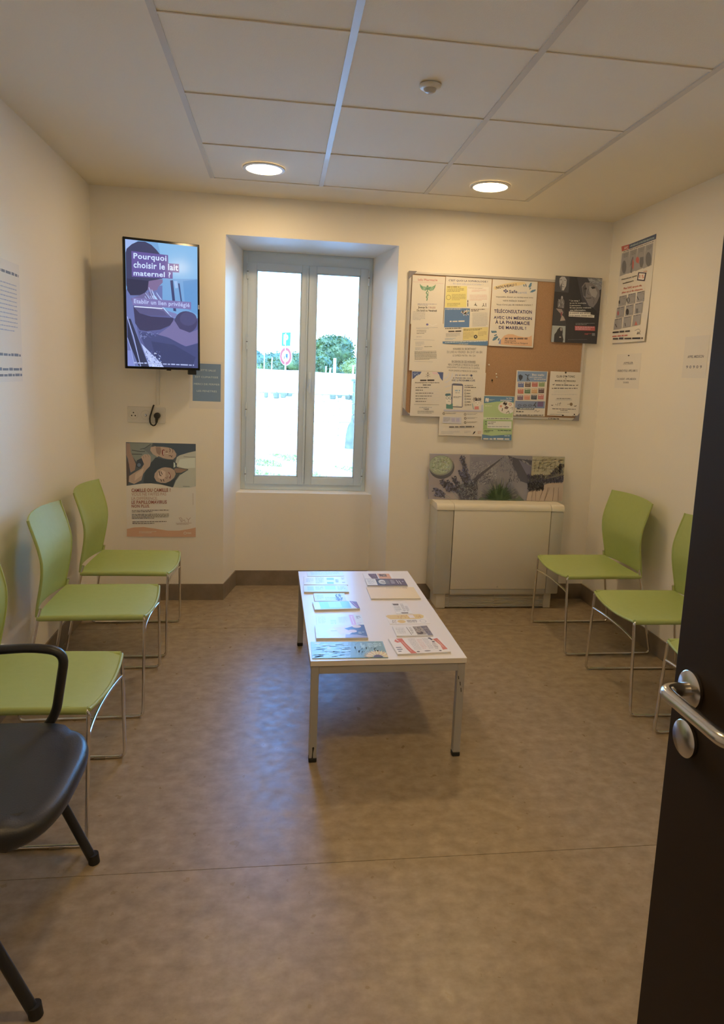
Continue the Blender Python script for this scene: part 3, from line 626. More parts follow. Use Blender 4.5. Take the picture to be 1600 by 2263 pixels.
# ================================================================== NOTICE BOARD
nb = thing('notice_board', 'large cork notice board with aluminium frame full of flyers', 'notice board', (2.531, -.001, 1.702))
bx0, bx1, bz0, bz1 = -.601, .601, -.454, .454
MB().box(bx0+.01, -.011, bz0+.01, bx1-.01, 0, bz1-.01, CORKM).build('cork_panel', nb)
for a in ((bx0, bz0, bx0+.017, bz1), (bx1-.017, bz0, bx1, bz1)): MB().box(a[0], -.017, a[1], a[2], 0, a[3], ALU, bev=.003).build('frame_rail', nb)
for a in ((bx0, bz0, bx1, bz0+.017), (bx0, bz1-.017, bx1, bz1)): MB().box(a[0]+.004, -.0165, a[1], a[2]-.004, 0, a[3], ALU, bev=.003).build('frame_rail', nb)
for sx in (-1, 1):
    for sz in (-1, 1):
        x, z = sx*.602, sz*.455; pts = [(x, z), (x-sx*.05, z), (x, z-sz*.05)]
        if sx*sz < 0: pts.reverse()
        MB().prism(pts, 0, .0185, CORNP, Matrix.Rotation(PI/2, 4, 'X')).build('corner_piece', nb)
# handwriting on the lower frame
c = MB(); vs, fs = textmesh('C19 46 94', True); c.add([((v[0]/4.4)*.075+.385, -.0172, bz0+.003+v[1]*.014) for v in vs], fs, CHIPM); c.build('marker_writing', nb)
for x, z, cc, lb in ((2.486, 1.594, SOCK, 'white drawing pin on bare cork, highest of the loose ones'), (2.539, 1.537, SOCK, 'white drawing pin on bare cork, upper of a close pair'), (2.543, 1.517, SOCK, 'white drawing pin on bare cork, lower of a close pair'), (2.514, 1.495, RUBBER, 'dark drawing pin on bare cork, lowest of the loose ones')):
    tag(MB().lathe([(0, .008), (.004, .0075), (.0052, .004), (.003, .001), (.003, -.001)], cc, 14, RX).build('drawing_pin', loc=(x, -.0125, z)), lb, 'pin', 'loose pins on the cork')
def layer(k): return -.0195-.0009*k
def w5(name, lab, x0, x1, z0, z1, k, px, items, **kw): return wallsheet(name, lab, 'flyer', x0, x1, z0, z1, layer(k), qz(px, O5, K5), items, **kw)
GY, GR = (150, 140, 130), (100, 90, 82)
fl5 = [(912, 608), (984, 611), (980, 717), (907, 715)]
w5('flyer', 'white sheet with green caduceus at the top left of the board', 1.951, 2.163, 1.83, 2.132, 0, fl5, [
 ('t', (196, 106, 96), True, 'Info Pharmacie', 250, 200, 490, 230), ('l', (200, 140, 130), 3, [(185, 240), (565, 256)]),
 ('p', (96, 140, 96), [(270, 262), (290, 285), (330, 296), (358, 300), (366, 330), (340, 348), (300, 338), (278, 305)]), ('p', (96, 140, 96), [(470, 266), (450, 288), (410, 298), (378, 300), (370, 330), (400, 350), (440, 340), (462, 305)]),
 ('s', [(190, 190, 150)], 290, 285, 340, 340, 10, 20, 40, -60, -30, 3), ('s', [(190, 190, 150)], 400, 285, 450, 340, 10, 20, 40, 30, 60, 3),
 ('l', (80, 128, 84), 11, [(368, 288), (368, 350), (350, 375), (378, 398), (352, 425), (368, 445), (358, 470)]), ('l', (110, 150, 110), 6, [(368, 350), (384, 372), (356, 400), (376, 425), (358, 445)]), ('e', (80, 128, 84), 368, 292, 12, 10),
 ('g', (140, 125, 130), 245, 507, 486, 535, 2, .5), ('t', DK, True, "Jusqu'à", 250, 540, 368, 572), ('t', (170, 110, 100), False, '19h00', 384, 542, 468, 568), ('t', DK, True, 'Du lundi au Vendredi', 236, 580, 487, 604),
 ('g', GY, 182, 610, 340, 722, 7, .35)])
w5('flyer', 'sophrology poster with yellow, pink and blue boxes on the board', 2.166, 2.468, 1.716, 2.135, 1, [(985, 611), (1088, 617), (1076, 763), (979, 755)], [
 ('t', NV, True, "C'EST QUOI LA SOPHROLOGIE ?", 628, 212, 1124, 240, 18), ('t', (140, 140, 150), False, "En quoi cela peut-il m'aider ?", 685, 254, 1065, 280, 14),
 ('p', (226, 184, 84), [(600, 295), (858, 301), (848, 562), (585, 560)]), ('g', (130, 100, 60), 612, 302, 775, 318, 1, .8), ('g', (130, 100, 60), 612, 328, 820, 378, 3, .4), ('o', (120, 95, 60), 628, 438, 28, 30, 4), ('g', (130, 100, 60), 668, 400, 838, 480, 6, .35), ('g', (130, 100, 60), 612, 510, 770, 555, 3, .35),
 ('p', (238, 192, 160), [(858, 301), (1136, 312), (1128, 580), (848, 566)]), ('t', (150, 90, 80), False, 'Comment ça se passe ?', 872, 312, 1060, 330, 6), ('g', (205, 140, 120), 915, 345, 1100, 375, 3, .4), ('g', (205, 140, 120), 890, 410, 1110, 490, 6, .35),
 ('l', DK, 9, [(865, 510), (866, 555)]), ('e', DK, 866, 490, 5, 18), ('l', DK, 7, [(945, 540), (962, 530), (980, 550)]), ('l', DK, 7, [(962, 510), (962, 545)]), ('l', DK, 6, [(1045, 560), (1062, 540), (1075, 558)]), ('l', DK, 6, [(1062, 515), (1062, 542)]), ('l', DK, 6, [(1092, 515), (1092, 560)]),
 ('p', (62, 102, 134), [(582, 566), (893, 578), (882, 806), (580, 800)]), ('t', (220, 215, 200), True, "A QUI EST-CE POUR ?", 592, 574, 785, 590, 4), ('s', [(225, 205, 190), (220, 150, 120), (190, 200, 150), (235, 225, 210)], 790, 605, 885, 665, 22, 14, 30, 40, 120, 9), ('g', (225, 220, 205), 645, 722, 825, 742, 1, .9),
 ('g', DK, 905, 588, 1080, 622, 2, .5), ('g', GY, 922, 635, 1110, 805, 11, .3),
 ('g', DK, 592, 810, 790, 822, 1, .8), ('g', DK, 630, 842, 785, 860, 1, .9), ('g', GY, 602, 872, 770, 920, 4, .35), ('g', (110, 140, 150), 590, 932, 720, 958, 2, .35),
 ('p', (222, 180, 96), [(808, 818), (1118, 812), (1108, 968), (803, 962)]), ('g', DK, 812, 826, 1040, 852, 2, .5), ('g', (150, 115, 70), 810, 862, 940, 950, 6, .3), ('g', (150, 115, 70), 990, 865, 1095, 925, 4, .3), ('e', DK, 960, 924, 22, 22), ('e', (190, 170, 120), 960, 924, 9, 9),
 ('p', (62, 106, 132), [(562, 966), (1110, 980), (1110, 1036), (562, 1024)]), ('g', (205, 212, 205), 590, 976, 1095, 1024, 2, .32)])
w5('flyer', 'white typed list sheet in the middle of the left column on the board', 1.956, 2.172, 1.537, 1.841, 2, [(911, 711), (984, 716), (975, 822), (903, 818)], [
 ('e', (96, 84, 130), 375, 775, 15, 13), ('l', (235, 225, 215), 8, [(395, 770), (440, 792), (500, 770)]),
 ('g', GY, 235, 812, 505, 836, 2, .4), ('g', GR, 240, 845, 360, 900, 3, .35), ('g', GY, 235, 925, 300, 935, 1, .6), ('l', GY, 3, [(200, 962), (460, 976)]), ('g', GY, 220, 992, 330, 1045, 4, .35), ('g', GR, 330, 1050, 425, 1062, 1, .5), ('g', GY, 215, 1065, 310, 1100, 2, .35), ('g', GR, 205, 1110, 480, 1222, 9, .38), ('l', GY, 3, [(195, 1232), (430, 1246)])])
w5('flyer', 'white opening hours notice in capitals under the sophrology poster', 2.168, 2.464, 1.537, 1.719, 0, [(979, 758), (1077, 763), (1073, 822), (975, 822)], [
 ('t', GR, True, 'HORAIRES DU SECRETARIAT', 697, 1068, 985, 1094), ('t', GR, False, 'DU LUNDI AU VENDREDI : 8H-12H ET 14H-18H', 618, 1104, 1056, 1134), ('t', GR, False, 'LE SAMEDI MATIN : 9H-12H', 692, 1150, 974, 1174),
 ('t', GR, True, 'EN DEHORS DE CES HORAIRES', 680, 1224, 976, 1250), ('l', GR, 2, [(680, 1254), (976, 1256)]), ('t', GR, False, "MERCI D'APPELER LE MEDECIN DE GARDE", 632, 1264, 1018, 1290), ('t', GR, False, 'UNIQUEMENT SI URGENCE AU 15 (SAMU)', 616, 1300, 1024, 1326), ('t', GR, False, 'POUR JOINDRE LE MEDECIN DE GARDE', 642, 1340, 994, 1366)])
w5('flyer', 'white price list with navy corner blobs at the bottom left of the board', 1.976, 2.188, 1.245, 1.536, 3, [(911, 819), (980, 822), (978, 921), (906, 919)], [
 ('p', (66, 80, 118), [(178, 1362), (292, 1366), (270, 1400), (230, 1412), (205, 1440), (180, 1455)]), ('p', (66, 80, 118), [(480, 1372), (556, 1374), (552, 1478), (520, 1440), (505, 1400)]), ('p', (214, 166, 150), [(415, 1370), (480, 1372), (500, 1400), (440, 1398)]), ('s', [(150, 160, 190)], 195, 1370, 260, 1420, 8, 15, 30, 20, 60, 4),
 ('l', GR, 4, [(368, 1380), (368, 1440)]), ('l', GR, 3, [(345, 1395), (368, 1412), (392, 1395)]), ('l', GR, 3, [(340, 1425), (368, 1412), (398, 1425)]), ('e', DK, 368, 1382, 6, 6),
 ('g', DK, 275, 1460, 455, 1482, 1, .8), ('t', DK, True, 'Etiothérapeute indépendante', 214, 1490, 510, 1508), ('g', GR, 308, 1520, 412, 1535, 1, .8),
 *[it for i, y in enumerate((1552, 1585, 1622, 1658, 1692, 1725)) for it in (('g', GR, 218, y, 300+[80, 10, 140, 120, 60, 50][i], y+12, 1, .8), ('l', (190, 175, 155), 2, [(215, y+22), (520, y+26)]))],
 ('l', GR, 3, [(200, 1770), (515, 1774)]), ('g', GY, 265, 1802, 425, 1812, 1, .8), ('t', GR, True, 'TARIFS', 322, 1820, 390, 1842), ('g', GR, 245, 1852, 450, 1892, 3, .35)])
PU = (200, 180, 182)
arcs = [('l', PU, 18, [(640+r*math.cos(a/10)*.9-60, 1390+r*math.sin(a/10)) for a in range(0, 16)]) for r in (70, 120, 175, 230)]
w5('flyer', 'health programme poster with smartphone and two drawn seniors, below the board edge', 2.173, 2.468, 1.124, 1.541, 2, [(979, 822), (1076, 824), (1062, 965), (968, 961)], arcs+[
 ('t', NV, True, "J'AI 60 ANS ET +", 718, 1408, 905, 1430), ('e', NV, 922, 1418, 14, 14), ('t', NV, True, 'JE PRENDS MA SANTÉ', 690, 1442, 940, 1464), ('t', NV, True, 'AVEC LE PROGRAMME ICOPE', 675, 1470, 965, 1494),
 ('p', (88, 84, 98), [(678, 1528), (700, 1520), (798, 1524), (815, 1535), (800, 1810), (790, 1820), (680, 1815), (662, 1800)]), ('p', (222, 204, 172), [(688, 1546), (805, 1550), (792, 1808), (674, 1804)]), ('g', (130, 150, 150), 712, 1598, 775, 1620, 1, .9), ('g', GY, 715, 1632, 770, 1642, 1, .9), ('g', GR, 690, 1682, 790, 1706, 2, .5), ('l', GY, 3, [(720, 1795), (750, 1796)]),
 ('p', (220, 190, 160), [(592, 1660), (660, 1655), (664, 1760), (640, 1782), (600, 1775)]), ('p', (70, 105, 105), [(588, 1665), (600, 1648), (655, 1646), (664, 1672), (600, 1680)]), ('o', (60, 90, 90), 615, 1702, 17, 17, 4), ('o', (60, 90, 90), 652, 1702, 17, 17, 4), ('l', (70, 90, 90), 4, [(625, 1742), (645, 1746)]), ('p', (72, 122, 100), [(600, 1775), (640, 1785), (680, 1770), (680, 1838), (598, 1832)]),
 ('s', [(96, 84, 84), (130, 110, 100)], 938, 1700, 1034, 1750, 60, 12, 26, 0, 180, 5), ('p', (226, 192, 160), [(950, 1738), (1020, 1738), (1020, 1785), (988, 1806), (955, 1785)]), ('l', DK, 4, [(960, 1760), (975, 1760)]), ('l', DK, 4, [(998, 1760), (1012, 1760)]), ('l', (150, 90, 80), 4, [(978, 1785), (996, 1785)]), ('p', (212, 110, 90), [(950, 1806), (1000, 1802), (1002, 1842), (945, 1842)]), ('l', (110, 150, 140), 8, [(922, 1770), (935, 1840)]), ('p', (175, 170, 172), [(1035, 1790), (1056, 1780), (1056, 1870), (1030, 1850)]),
 ('g', GR, 832, 1540, 940, 1552, 1, .7), ('g', GR, 832, 1562, 975, 1576, 1, .7),
 *[it for y in (1606, 1644, 1679, 1714, 1750, 1786) for it in (('o', GR, 838, y, 11, 11, 4), ('g', GR, 855, y-6, 905, y+6, 1, .8))],
 ('p', (176, 160, 166), [(568, 1845), (1056, 1855), (1055, 1872), (567, 1866)]),
 *[it for x, y in ((568, 1893), (828, 1902), (828, 1952), (825, 2004)) for it in (('o', DK, x, y, 14, 15, 5), ('g', GR, x+22, y-10, x+150, y+8, 2, .4))],
 ('p', (186, 170, 178), [(560, 1930), (782, 1938), (775, 2018), (548, 2008)]), ('g', GR, 562, 1942, 640, 1995, 5, .35), ('r', (170, 152, 165), 660, 1950, 700, 1996), ('r', (170, 152, 165), 714, 1950, 756, 1996),
 ('g', GR, 628, 2046, 935, 2068, 1, .8), ('g', GY, 530, 2108, 755, 2142, 3, .3), ('g', GY, 810, 2108, 890, 2140, 3, .3), ('p', DK, [(912, 2150), (930, 2118), (950, 2112), (940, 2135), (920, 2150)]), ('g', (190, 110, 80), 975, 2112, 1020, 2150, 3, .4)])
def w6(name, lab, x0, x1, z0, z1, k, px, items, cat='flyer', **kw): return wallsheet(name, lab, cat, x0, x1, z0, z1, layer(k), qz(px, O6, K6), items, **kw)
TEAL = (78, 116, 122); OG = (222, 152, 92)
w6('poster', 'NOUVEAU teleconsultation poster with teal leaves and orange shape on the board', 2.474, 2.775, 1.716, 2.136, 0, [(1090, 616), (1191, 623), (1177, 768), (1080, 764)], [
 ('p', (232, 176, 104), [(178, 296), (300, 262), (430, 240), (560, 240), (575, 262), (500, 280), (420, 290), (300, 300), (200, 332), (176, 330)]),
 ('t', (52, 50, 62), True, 'NOUVEAU !', 204, 292, 456, 326, -38),
 *[('e', (66, 62, 96), 325+a, 350+b, 9, 9) for a, b in ((0, -16), (-16, 0), (16, 0), (0, 16), (-20, -4), (20, 4))], ('e', (70, 70, 110), 325, 350, 6, 6),
 ('t', (60, 60, 84), True, 'Safe', 366, 338, 468, 378), ('t', (150, 150, 156), False, 'santé', 474, 354, 584, 384),
 ('p', TEAL, [(540, 272), (552, 268), (560, 292), (550, 300)]), ('p', (96, 104, 104), [(566, 265), (576, 262), (584, 296), (572, 298)]), ('p', TEAL, [(610, 285), (630, 252), (648, 250), (642, 290), (622, 312), (606, 305)]), ('p', TEAL, [(612, 325), (632, 310), (640, 316), (622, 334)]), ('p', TEAL, [(620, 368), (650, 340), (695, 332), (690, 352), (650, 370)]),
 ('t', GR, False, "Impossible d'avoir un rendez-vous avec", 206, 410, 660, 434, 14), ('t', GR, False, 'votre médecin traitant ?', 288, 454, 574, 478, 8), ('t', GR, False, "Vous n'avez pas de médecin traitant ?", 208, 506, 650, 532, 8),
 ('t', (58, 48, 84), True, 'TÉLÉCONSULTATION', 180, 566, 640, 618, 14), ('t', (58, 48, 84), True, 'AVEC UN MÉDECIN', 174, 648, 638, 692, 16), ('t', (58, 48, 84), True, 'À LA PHARMACIE', 192, 700, 612, 752, 16), ('t', (58, 48, 84), True, 'DE MAREUIL !', 236, 776, 566, 814, 12),
 ('p', TEAL, [(138, 838), (205, 838), (210, 858), (150, 864)]), ('p', TEAL, [(175, 892), (208, 876), (212, 888), (182, 902)]), ('p', TEAL, [(155, 950), (175, 915), (218, 898), (225, 915), (195, 945), (165, 956)]), ('p', TEAL, [(220, 950), (232, 926), (245, 930), (232, 956)]), ('p', (110, 124, 150), [(228, 990), (250, 938), (262, 945), (256, 996)]),
 ('p', OG, [(255, 1000), (258, 945), (300, 895), (350, 877), (410, 880), (470, 902), (540, 914), (600, 910), (632, 892), (634, 980), (630, 1020), (400, 1012)]),
 ('g', BR, 308, 920, 590, 944, 1, .8), ('t', BR, True, 'Pharmacie', 308, 945, 440, 968), ('t', BR, True, '24340 Mareuil en Périgord', 300, 970, 580, 992, 8)], ref=(214, 186, 148))
DG, MG, LG = (50, 44, 42), (112, 96, 84), (170, 150, 128)
w6('poster', 'black poster with grey portrait of an elderly woman, overhanging the board corner', 2.892, 3.210, 1.759, 2.181, 3, [(1230, 609), (1335, 615), (1314, 760), (1216, 755)], [
 ('p', (72, 66, 62), [(940, 165), (1108, 176), (1088, 376), (918, 362)]), ('p', LG, [(985, 195), (1010, 172), (1050, 176), (1072, 215), (1062, 290), (1030, 350), (1000, 345), (985, 300), (980, 240)]), ('p', (98, 86, 78), [(985, 300), (1010, 250), (1012, 340), (1000, 345)]), ('l', DG, 6, [(990, 215), (1012, 212)]), ('l', DG, 6, [(1040, 218), (1060, 222)]), ('l', DG, 5, [(1008, 300), (1040, 304)]), ('l', MG, 5, [(1024, 225), (1018, 270), (1034, 274)]),
 ('p', MG, [(1000, 420), (1015, 420), (1020, 450), (1035, 480), (1028, 570), (950, 560), (955, 480), (990, 455)]), ('e', (160, 140, 120), 1008, 435, 10, 18), ('s', [(150, 135, 118), (80, 72, 66)], 960, 470, 1025, 555, 20, 20, 50, 60, 110, 5),
 ('p', (60, 54, 50), [(905, 570), (1030, 580), (1050, 780), (882, 770)]), ('p', (150, 118, 96), [(930, 570), (1000, 580), (1018, 620), (1000, 650), (960, 610)]), ('p', (140, 60, 56), [(985, 620), (1005, 615), (1000, 660), (985, 665)]), ('p', (160, 128, 104), [(1000, 650), (1020, 670), (1040, 715), (975, 722)]),
 ('p', (150, 142, 120), [(878, 775), (1040, 782), (1026, 975), (864, 968)]), ('p', (52, 46, 44), [(945, 820), (970, 796), (1000, 800), (1005, 850), (1000, 880), (1010, 940), (1000, 975), (895, 970), (905, 880), (930, 850)]), ('e', (150, 124, 104), 985, 820, 12, 20), ('e', (165, 140, 120), 972, 912, 12, 7),
 ('p', (66, 60, 58), [(1200, 178), (1510, 195), (1440, 620), (1380, 560), (1260, 540), (1220, 300)]),
 ('p', (132, 120, 110), [(1330, 190), (1516, 200), (1500, 330), (1470, 345), (1420, 290), (1350, 230)]), ('s', [(160, 146, 130), (96, 88, 82), (190, 176, 156)], 1360, 195, 1505, 290, 60, 18, 50, -40, 10, 5),
 ('p', (124, 106, 92), [(1255, 300), (1300, 245), (1370, 250), (1430, 290), (1470, 350), (1470, 420), (1430, 500), (1380, 560), (1330, 540), (1300, 470), (1268, 420)]), ('p', (156, 136, 116), [(1350, 290), (1420, 310), (1445, 380), (1420, 440), (1370, 420), (1345, 350)]), ('p', (80, 70, 64), [(1262, 310), (1300, 260), (1310, 330), (1295, 430), (1270, 410)]),
 ('p', (52, 46, 42), [(1365, 305), (1410, 298), (1425, 320), (1385, 330)]), ('p', (52, 46, 42), [(1280, 325), (1310, 310), (1318, 330), (1290, 340)]), ('l', (92, 78, 68), 8, [(1335, 330), (1320, 390), (1345, 400)]), ('l', (62, 50, 46), 8, [(1295, 442), (1330, 445), (1365, 440)]), ('l', (92, 80, 70), 5, [(1380, 420), (1400, 470), (1385, 520)]),
 ('p', (60, 52, 50), [(1440, 480), (1478, 400), (1470, 600), (1430, 640), (1400, 560)]),
 ('t', (214, 196, 168), True, '“ Le sang ?', 1092, 466, 1220, 490), ('t', (206, 190, 164), True, 'je ne le souhaite', 1098, 498, 1298, 518), ('t', (206, 190, 164), True, 'à personne.', 1098, 526, 1235, 546), ('t', (206, 190, 164), True, 'Et aux jeunes vraiment', 1098, 552, 1358, 576), ('t', (206, 190, 164), True, 'une information.', 1098, 582, 1292, 602),
 ('p', (218, 200, 170), [(1085, 608), (1346, 618), (1345, 645), (1392, 652), (1388, 684), (1080, 668)]), ('t', DK, True, 'Je pensais que jamais', 1092, 616, 1338, 640), ('t', DK, True, "trop jeune, j'avais tort.”", 1088, 646, 1380, 668, 6),
 ('g', (150, 138, 124), 1160, 748, 1392, 776, 2, .4), ('p', (186, 66, 60), [(1150, 780), (1392, 788), (1390, 840), (1148, 834)]), ('g', (226, 160, 140), 1158, 792, 1382, 834, 2, .4), ('g', (186, 66, 60), 1262, 868, 1342, 888, 2, .7), ('r', (120, 110, 100), 1350, 866, 1386, 898), ('g', (100, 92, 86), 1062, 938, 1290, 948, 1, .5)], cat='poster', base=DG, ref=(205, 178, 142))
YG = (166, 178, 104)
w6('leaflet', 'yellow-green and blue leaflet hanging over the lower edge of the board', 2.464, 2.672, 1.100, 1.396, 3, [(1069, 874), (1136, 875), (1131, 974), (1066, 973)], [
 ('r', YG, 50, 1632, 410, 2165), ('p', (66, 116, 136), [(52, 1634), (415, 1634), (412, 1706), (300, 1694), (200, 1700), (120, 1714), (50, 1722)]),
 ('p', (214, 214, 196), [(66, 1662), (84, 1655), (100, 1668), (98, 1704), (86, 1704), (84, 1676), (78, 1704), (68, 1704)]), ('p', (214, 214, 196), [(98, 1655), (108, 1660), (106, 1704), (98, 1704)]), ('g', (196, 204, 196), 112, 1672, 178, 1694, 2, .4), ('t', (214, 214, 196), True, 'La Vie', 318, 1645, 384, 1662), ('t', (214, 214, 196), True, 'autonome', 248, 1670, 384, 1690),
 ('e', (226, 208, 178), 325, 1770, 104, 78), ('s', [(120, 80, 90), (80, 76, 70)], 280, 1705, 330, 1735, 14, 16, 30, 60, 120, 8), ('o', (196, 90, 70), 366, 1728, 18, 18, 6), ('e', (214, 130, 90), 256, 1755, 14, 14), ('p', (120, 80, 66), [(298, 1770), (320, 1748), (350, 1765), (335, 1790), (300, 1785)]), ('l', (90, 110, 70), 6, [(320, 1840), (350, 1810), (360, 1845)]), ('l', DK, 8, [(276, 1780), (270, 1815)]), ('l', GR, 4, [(370, 1780), (400, 1765), (390, 1800)]),
 ('g', (206, 208, 140), 64, 1748, 145, 1762, 1, .7), ('r', (196, 200, 140), 50, 1892, 410, 1922), ('g', GR, 90, 1902, 380, 1914, 1, .8), ('r', (148, 168, 86), 50, 1932, 398, 2040), ('r', (208, 206, 160), 98, 1938, 388, 2026), ('g', GR, 105, 1946, 196, 1986, 2, .4), ('g', GY, 105, 2000, 360, 2020, 1, .5), ('r', GR, 74, 1940, 88, 1952), ('r', GR, 74, 1970, 88, 1982), ('g', (80, 96, 70), 66, 2050, 170, 2080, 2, .5), ('g', (80, 96, 70), 225, 2045, 385, 2058, 1, .8), ('g', (206, 208, 140), 260, 2062, 380, 2072, 1, .8),
 ('p', (66, 112, 134), [(40, 2100), (150, 2116), (260, 2106), (390, 2098), (388, 2168), (40, 2165)]), ('g', (190, 200, 196), 305, 2108, 375, 2120, 1, .8), ('g', (222, 216, 196), 56, 2142, 372, 2162, 1, .95)])
cols = [[(76, 92, 136), (112, 80, 62), (190, 82, 66), (128, 142, 78)], [(200, 92, 68), (92, 118, 74), (208, 148, 80), (92, 60, 60)], [(122, 88, 108), (216, 124, 84), (60, 66, 72), (198, 96, 86)]]
bxs = []
for r_, row in enumerate(cols):
    for c_, cc in enumerate(row):
        x = 472+84*c_-5*r_; y = 1458+77*r_-2*c_; bxs += [('p', cc, [(x, y), (x+70, y+1), (x+68, y+58), (x-1, y+56)]), ('g', (220, 205, 180), x+6, y+6, x+62, y+20, 1, .6), ('g', (190, 170, 150), x+8, y+28, x+60, y+50, 3, .2)]
w6('flyer', 'blue-grey activity flyer with a grid of coloured squares, lower right of board', 2.675, 2.890, 1.268, 1.566, 0, [(1143, 818), (1211, 821), (1205, 921), (1135, 918)], [
 ('p', (110, 130, 148), [(468, 1325), (822, 1332), (815, 1450), (462, 1448)]), ('p', (112, 122, 138), [(438, 1680), (802, 1690), (798, 1778), (434, 1766)]),
 ('p', (58, 60, 68), [(478, 1375), (500, 1362), (530, 1380), (525, 1410), (500, 1440), (482, 1410)]), ('l', (58, 60, 68), 9, [(558, 1360), (590, 1378), (582, 1440)]), ('l', (58, 60, 68), 8, [(590, 1378), (608, 1364)]), ('l', (58, 60, 68), 8, [(584, 1400), (610, 1440)]),
 ('t', (226, 216, 196), True, 'Bien vieillir', 642, 1354, 790, 1378, 6), ('t', (220, 212, 196), True, 'quel relais pour', 610, 1386, 764, 1404, 6), ('t', (226, 216, 196), True, 'les proches', 664, 1410, 808, 1430, 4)]+bxs+[
 ('p', (112, 76, 104), [(712, 1692), (780, 1694), (776, 1756), (708, 1752)]), ('l', DK, 8, [(690, 1700), (672, 1730), (688, 1760)]), ('l', DK, 7, [(672, 1730), (650, 1745)]), *[('o', DK, x, 1738, 22, 13, 4) for x in (488, 552, 615)], ('p', (84, 88, 98), [(455, 1765), (670, 1772), (668, 1792), (453, 1785)]), ('g', (200, 195, 185), 490, 1772, 660, 1784, 1, .8),
 ('e', DK, 455, 1812, 9, 9), ('g', GR, 472, 1806, 535, 1824, 1, .9), ('l', GR, 4, [(672, 1820), (690, 1795), (705, 1822), (735, 1805)]), ('g', GR, 440, 1850, 780, 1866, 1, .8, 6)])
w6('flyer', 'white gymnastics club flyer with a pin top and bottom, board corner', 2.907, 3.124, 1.277, 1.569, 0, [(1217, 820), (1286, 823), (1279, 920), (1210, 918)], [
 ('e', DK, 1052, 1342, 11, 12), ('t', (52, 48, 46), True, 'CLUB GYM TONIC', 938, 1374, 1166, 1400, 4), ('t', DK, True, 'de', 1042, 1410, 1062, 1422), ('t', (52, 48, 46), True, 'MAREUIL EN PERIGORD', 922, 1430, 1174, 1450, 6), ('l', GR, 4, [(1030, 1466), (1044, 1474), (1058, 1464)]),
 ('l', DK, 7, [(892, 1486), (902, 1492), (916, 1480)]), ('l', DK, 7, [(1180, 1494), (1192, 1500), (1206, 1490)]), ('g', GR, 932, 1484, 1162, 1500, 1, .8, 6), ('g', GR, 884, 1526, 1196, 1542, 1, .8), ('g', (185, 165, 140), 912, 1560, 1150, 1590, 2, .3), ('g', (185, 165, 140), 880, 1605, 1195, 1618, 1, .6), ('g', GR, 942, 1652, 1120, 1664, 1, .8), ('g', GY, 930, 1670, 1130, 1680, 1, .6),
 ('l', GR, 5, [(930, 1725), (940, 1740)]), ('l', GR, 5, [(960, 1712), (955, 1745)]), ('l', GR, 5, [(990, 1705), (980, 1745)]), ('l', GR, 4, [(970, 1718), (1000, 1715)]), ('e', (130, 96, 60), 1122, 1728, 18, 20), ('l', (130, 96, 60), 5, [(1075, 1730), (1110, 1724)]), ('l', DK, 7, [(876, 1736), (888, 1744), (900, 1736)]), ('l', DK, 7, [(1158, 1748), (1170, 1754), (1188, 1744)]),
 ('g', GR, 890, 1778, 1178, 1790, 1, .8, 6), ('g', GR, 990, 1800, 1080, 1810, 1, .8), ('g', GY, 950, 1822, 1100, 1830, 1, .8), ('g', GR, 856, 1848, 1010, 1854, 1, .8), ('e', DK, 1020, 1868, 13, 12), ('e', DK, 1162, 1852, 9, 9), ('g', GR, 1138, 1866, 1190, 1874, 1, .8)])

# ================================================================== SIDE WALL SHEETS
q7 = qz([(1369, 546), (1449, 516), (1427, 750), (1356, 761)], O7, K7)
PN, SG = (150, 132, 110), (104, 94, 82)
def pan(x0, y0, x1, y1, k=.30): return ('p', PN, [(x0, y0), (x1, y0-(x1-x0)*k), (x1-16, y1-(x1-x0)*k*.75), (x0-16, y1)])
items = [('p', (66, 72, 86), [(400, 245), (770, 88), (765, 168), (395, 312)]), ('p', (196, 66, 48), [(292, 272), (400, 242), (398, 308), (300, 345)]), ('t', (235, 205, 175), True, 'AVC', 330, 280, 385, 318, -16), ('t', (170, 178, 186), True, "URGENCE D'INTERVENTION", 412, 256, 738, 284, -118),
 ('g', GR, 320, 345, 735, 358, 1, .9, -150)]
for k in range(4):
    x0 = 305+107*k; y0 = 372-k*37
    items += [('p', PN, [(x0, y0), (x0+100, y0-36), (x0+88-k*3, y0+270-k*1), (x0-25-k*2, y0+318)]), ('g', SG, x0+22, y0+14, x0+82, y0+70, 3, .35, -20)]
items += [('e', SG, 338, 560, 30, 90), ('e', SG, 664, 450, 38, 98), ('p', SG, [(448, 420), (462, 420), (462, 470), (445, 640), (425, 636), (435, 520), (415, 560), (432, 470)]), ('p', (196, 74, 56), [(450, 440), (470, 500), (462, 600), (448, 560)]), ('p', SG, [(552, 425), (598, 416), (600, 500), (582, 565), (556, 560), (545, 500)]), ('e', (196, 74, 56), 518, 460, 22, 42), ('p', (196, 74, 56), [(525, 490), (545, 500), (530, 512)]),
 ('t', DK, True, "N'attendez pas, appelez", 308, 722, 516, 748, -62), ('t', DK, True, 'immédiatement le', 326, 772, 470, 794, -42),
 ('p', (60, 44, 60), [(532, 626), (640, 630), (618, 744), (516, 736)]), ('p', (226, 196, 162), [(544, 640), (622, 644), (606, 728), (530, 722)]), ('t', (206, 84, 52), True, '15', 548, 662, 608, 706), ('l', (196, 120, 80), 10, [(600, 615), (650, 610)]),
 ('t', (204, 76, 50), True, "Plus l'AVC est pris tôt,", 342, 836, 582, 872, -52), ('t', (204, 76, 50), True, 'plus on a de chances.', 320, 890, 596, 924, -58)]
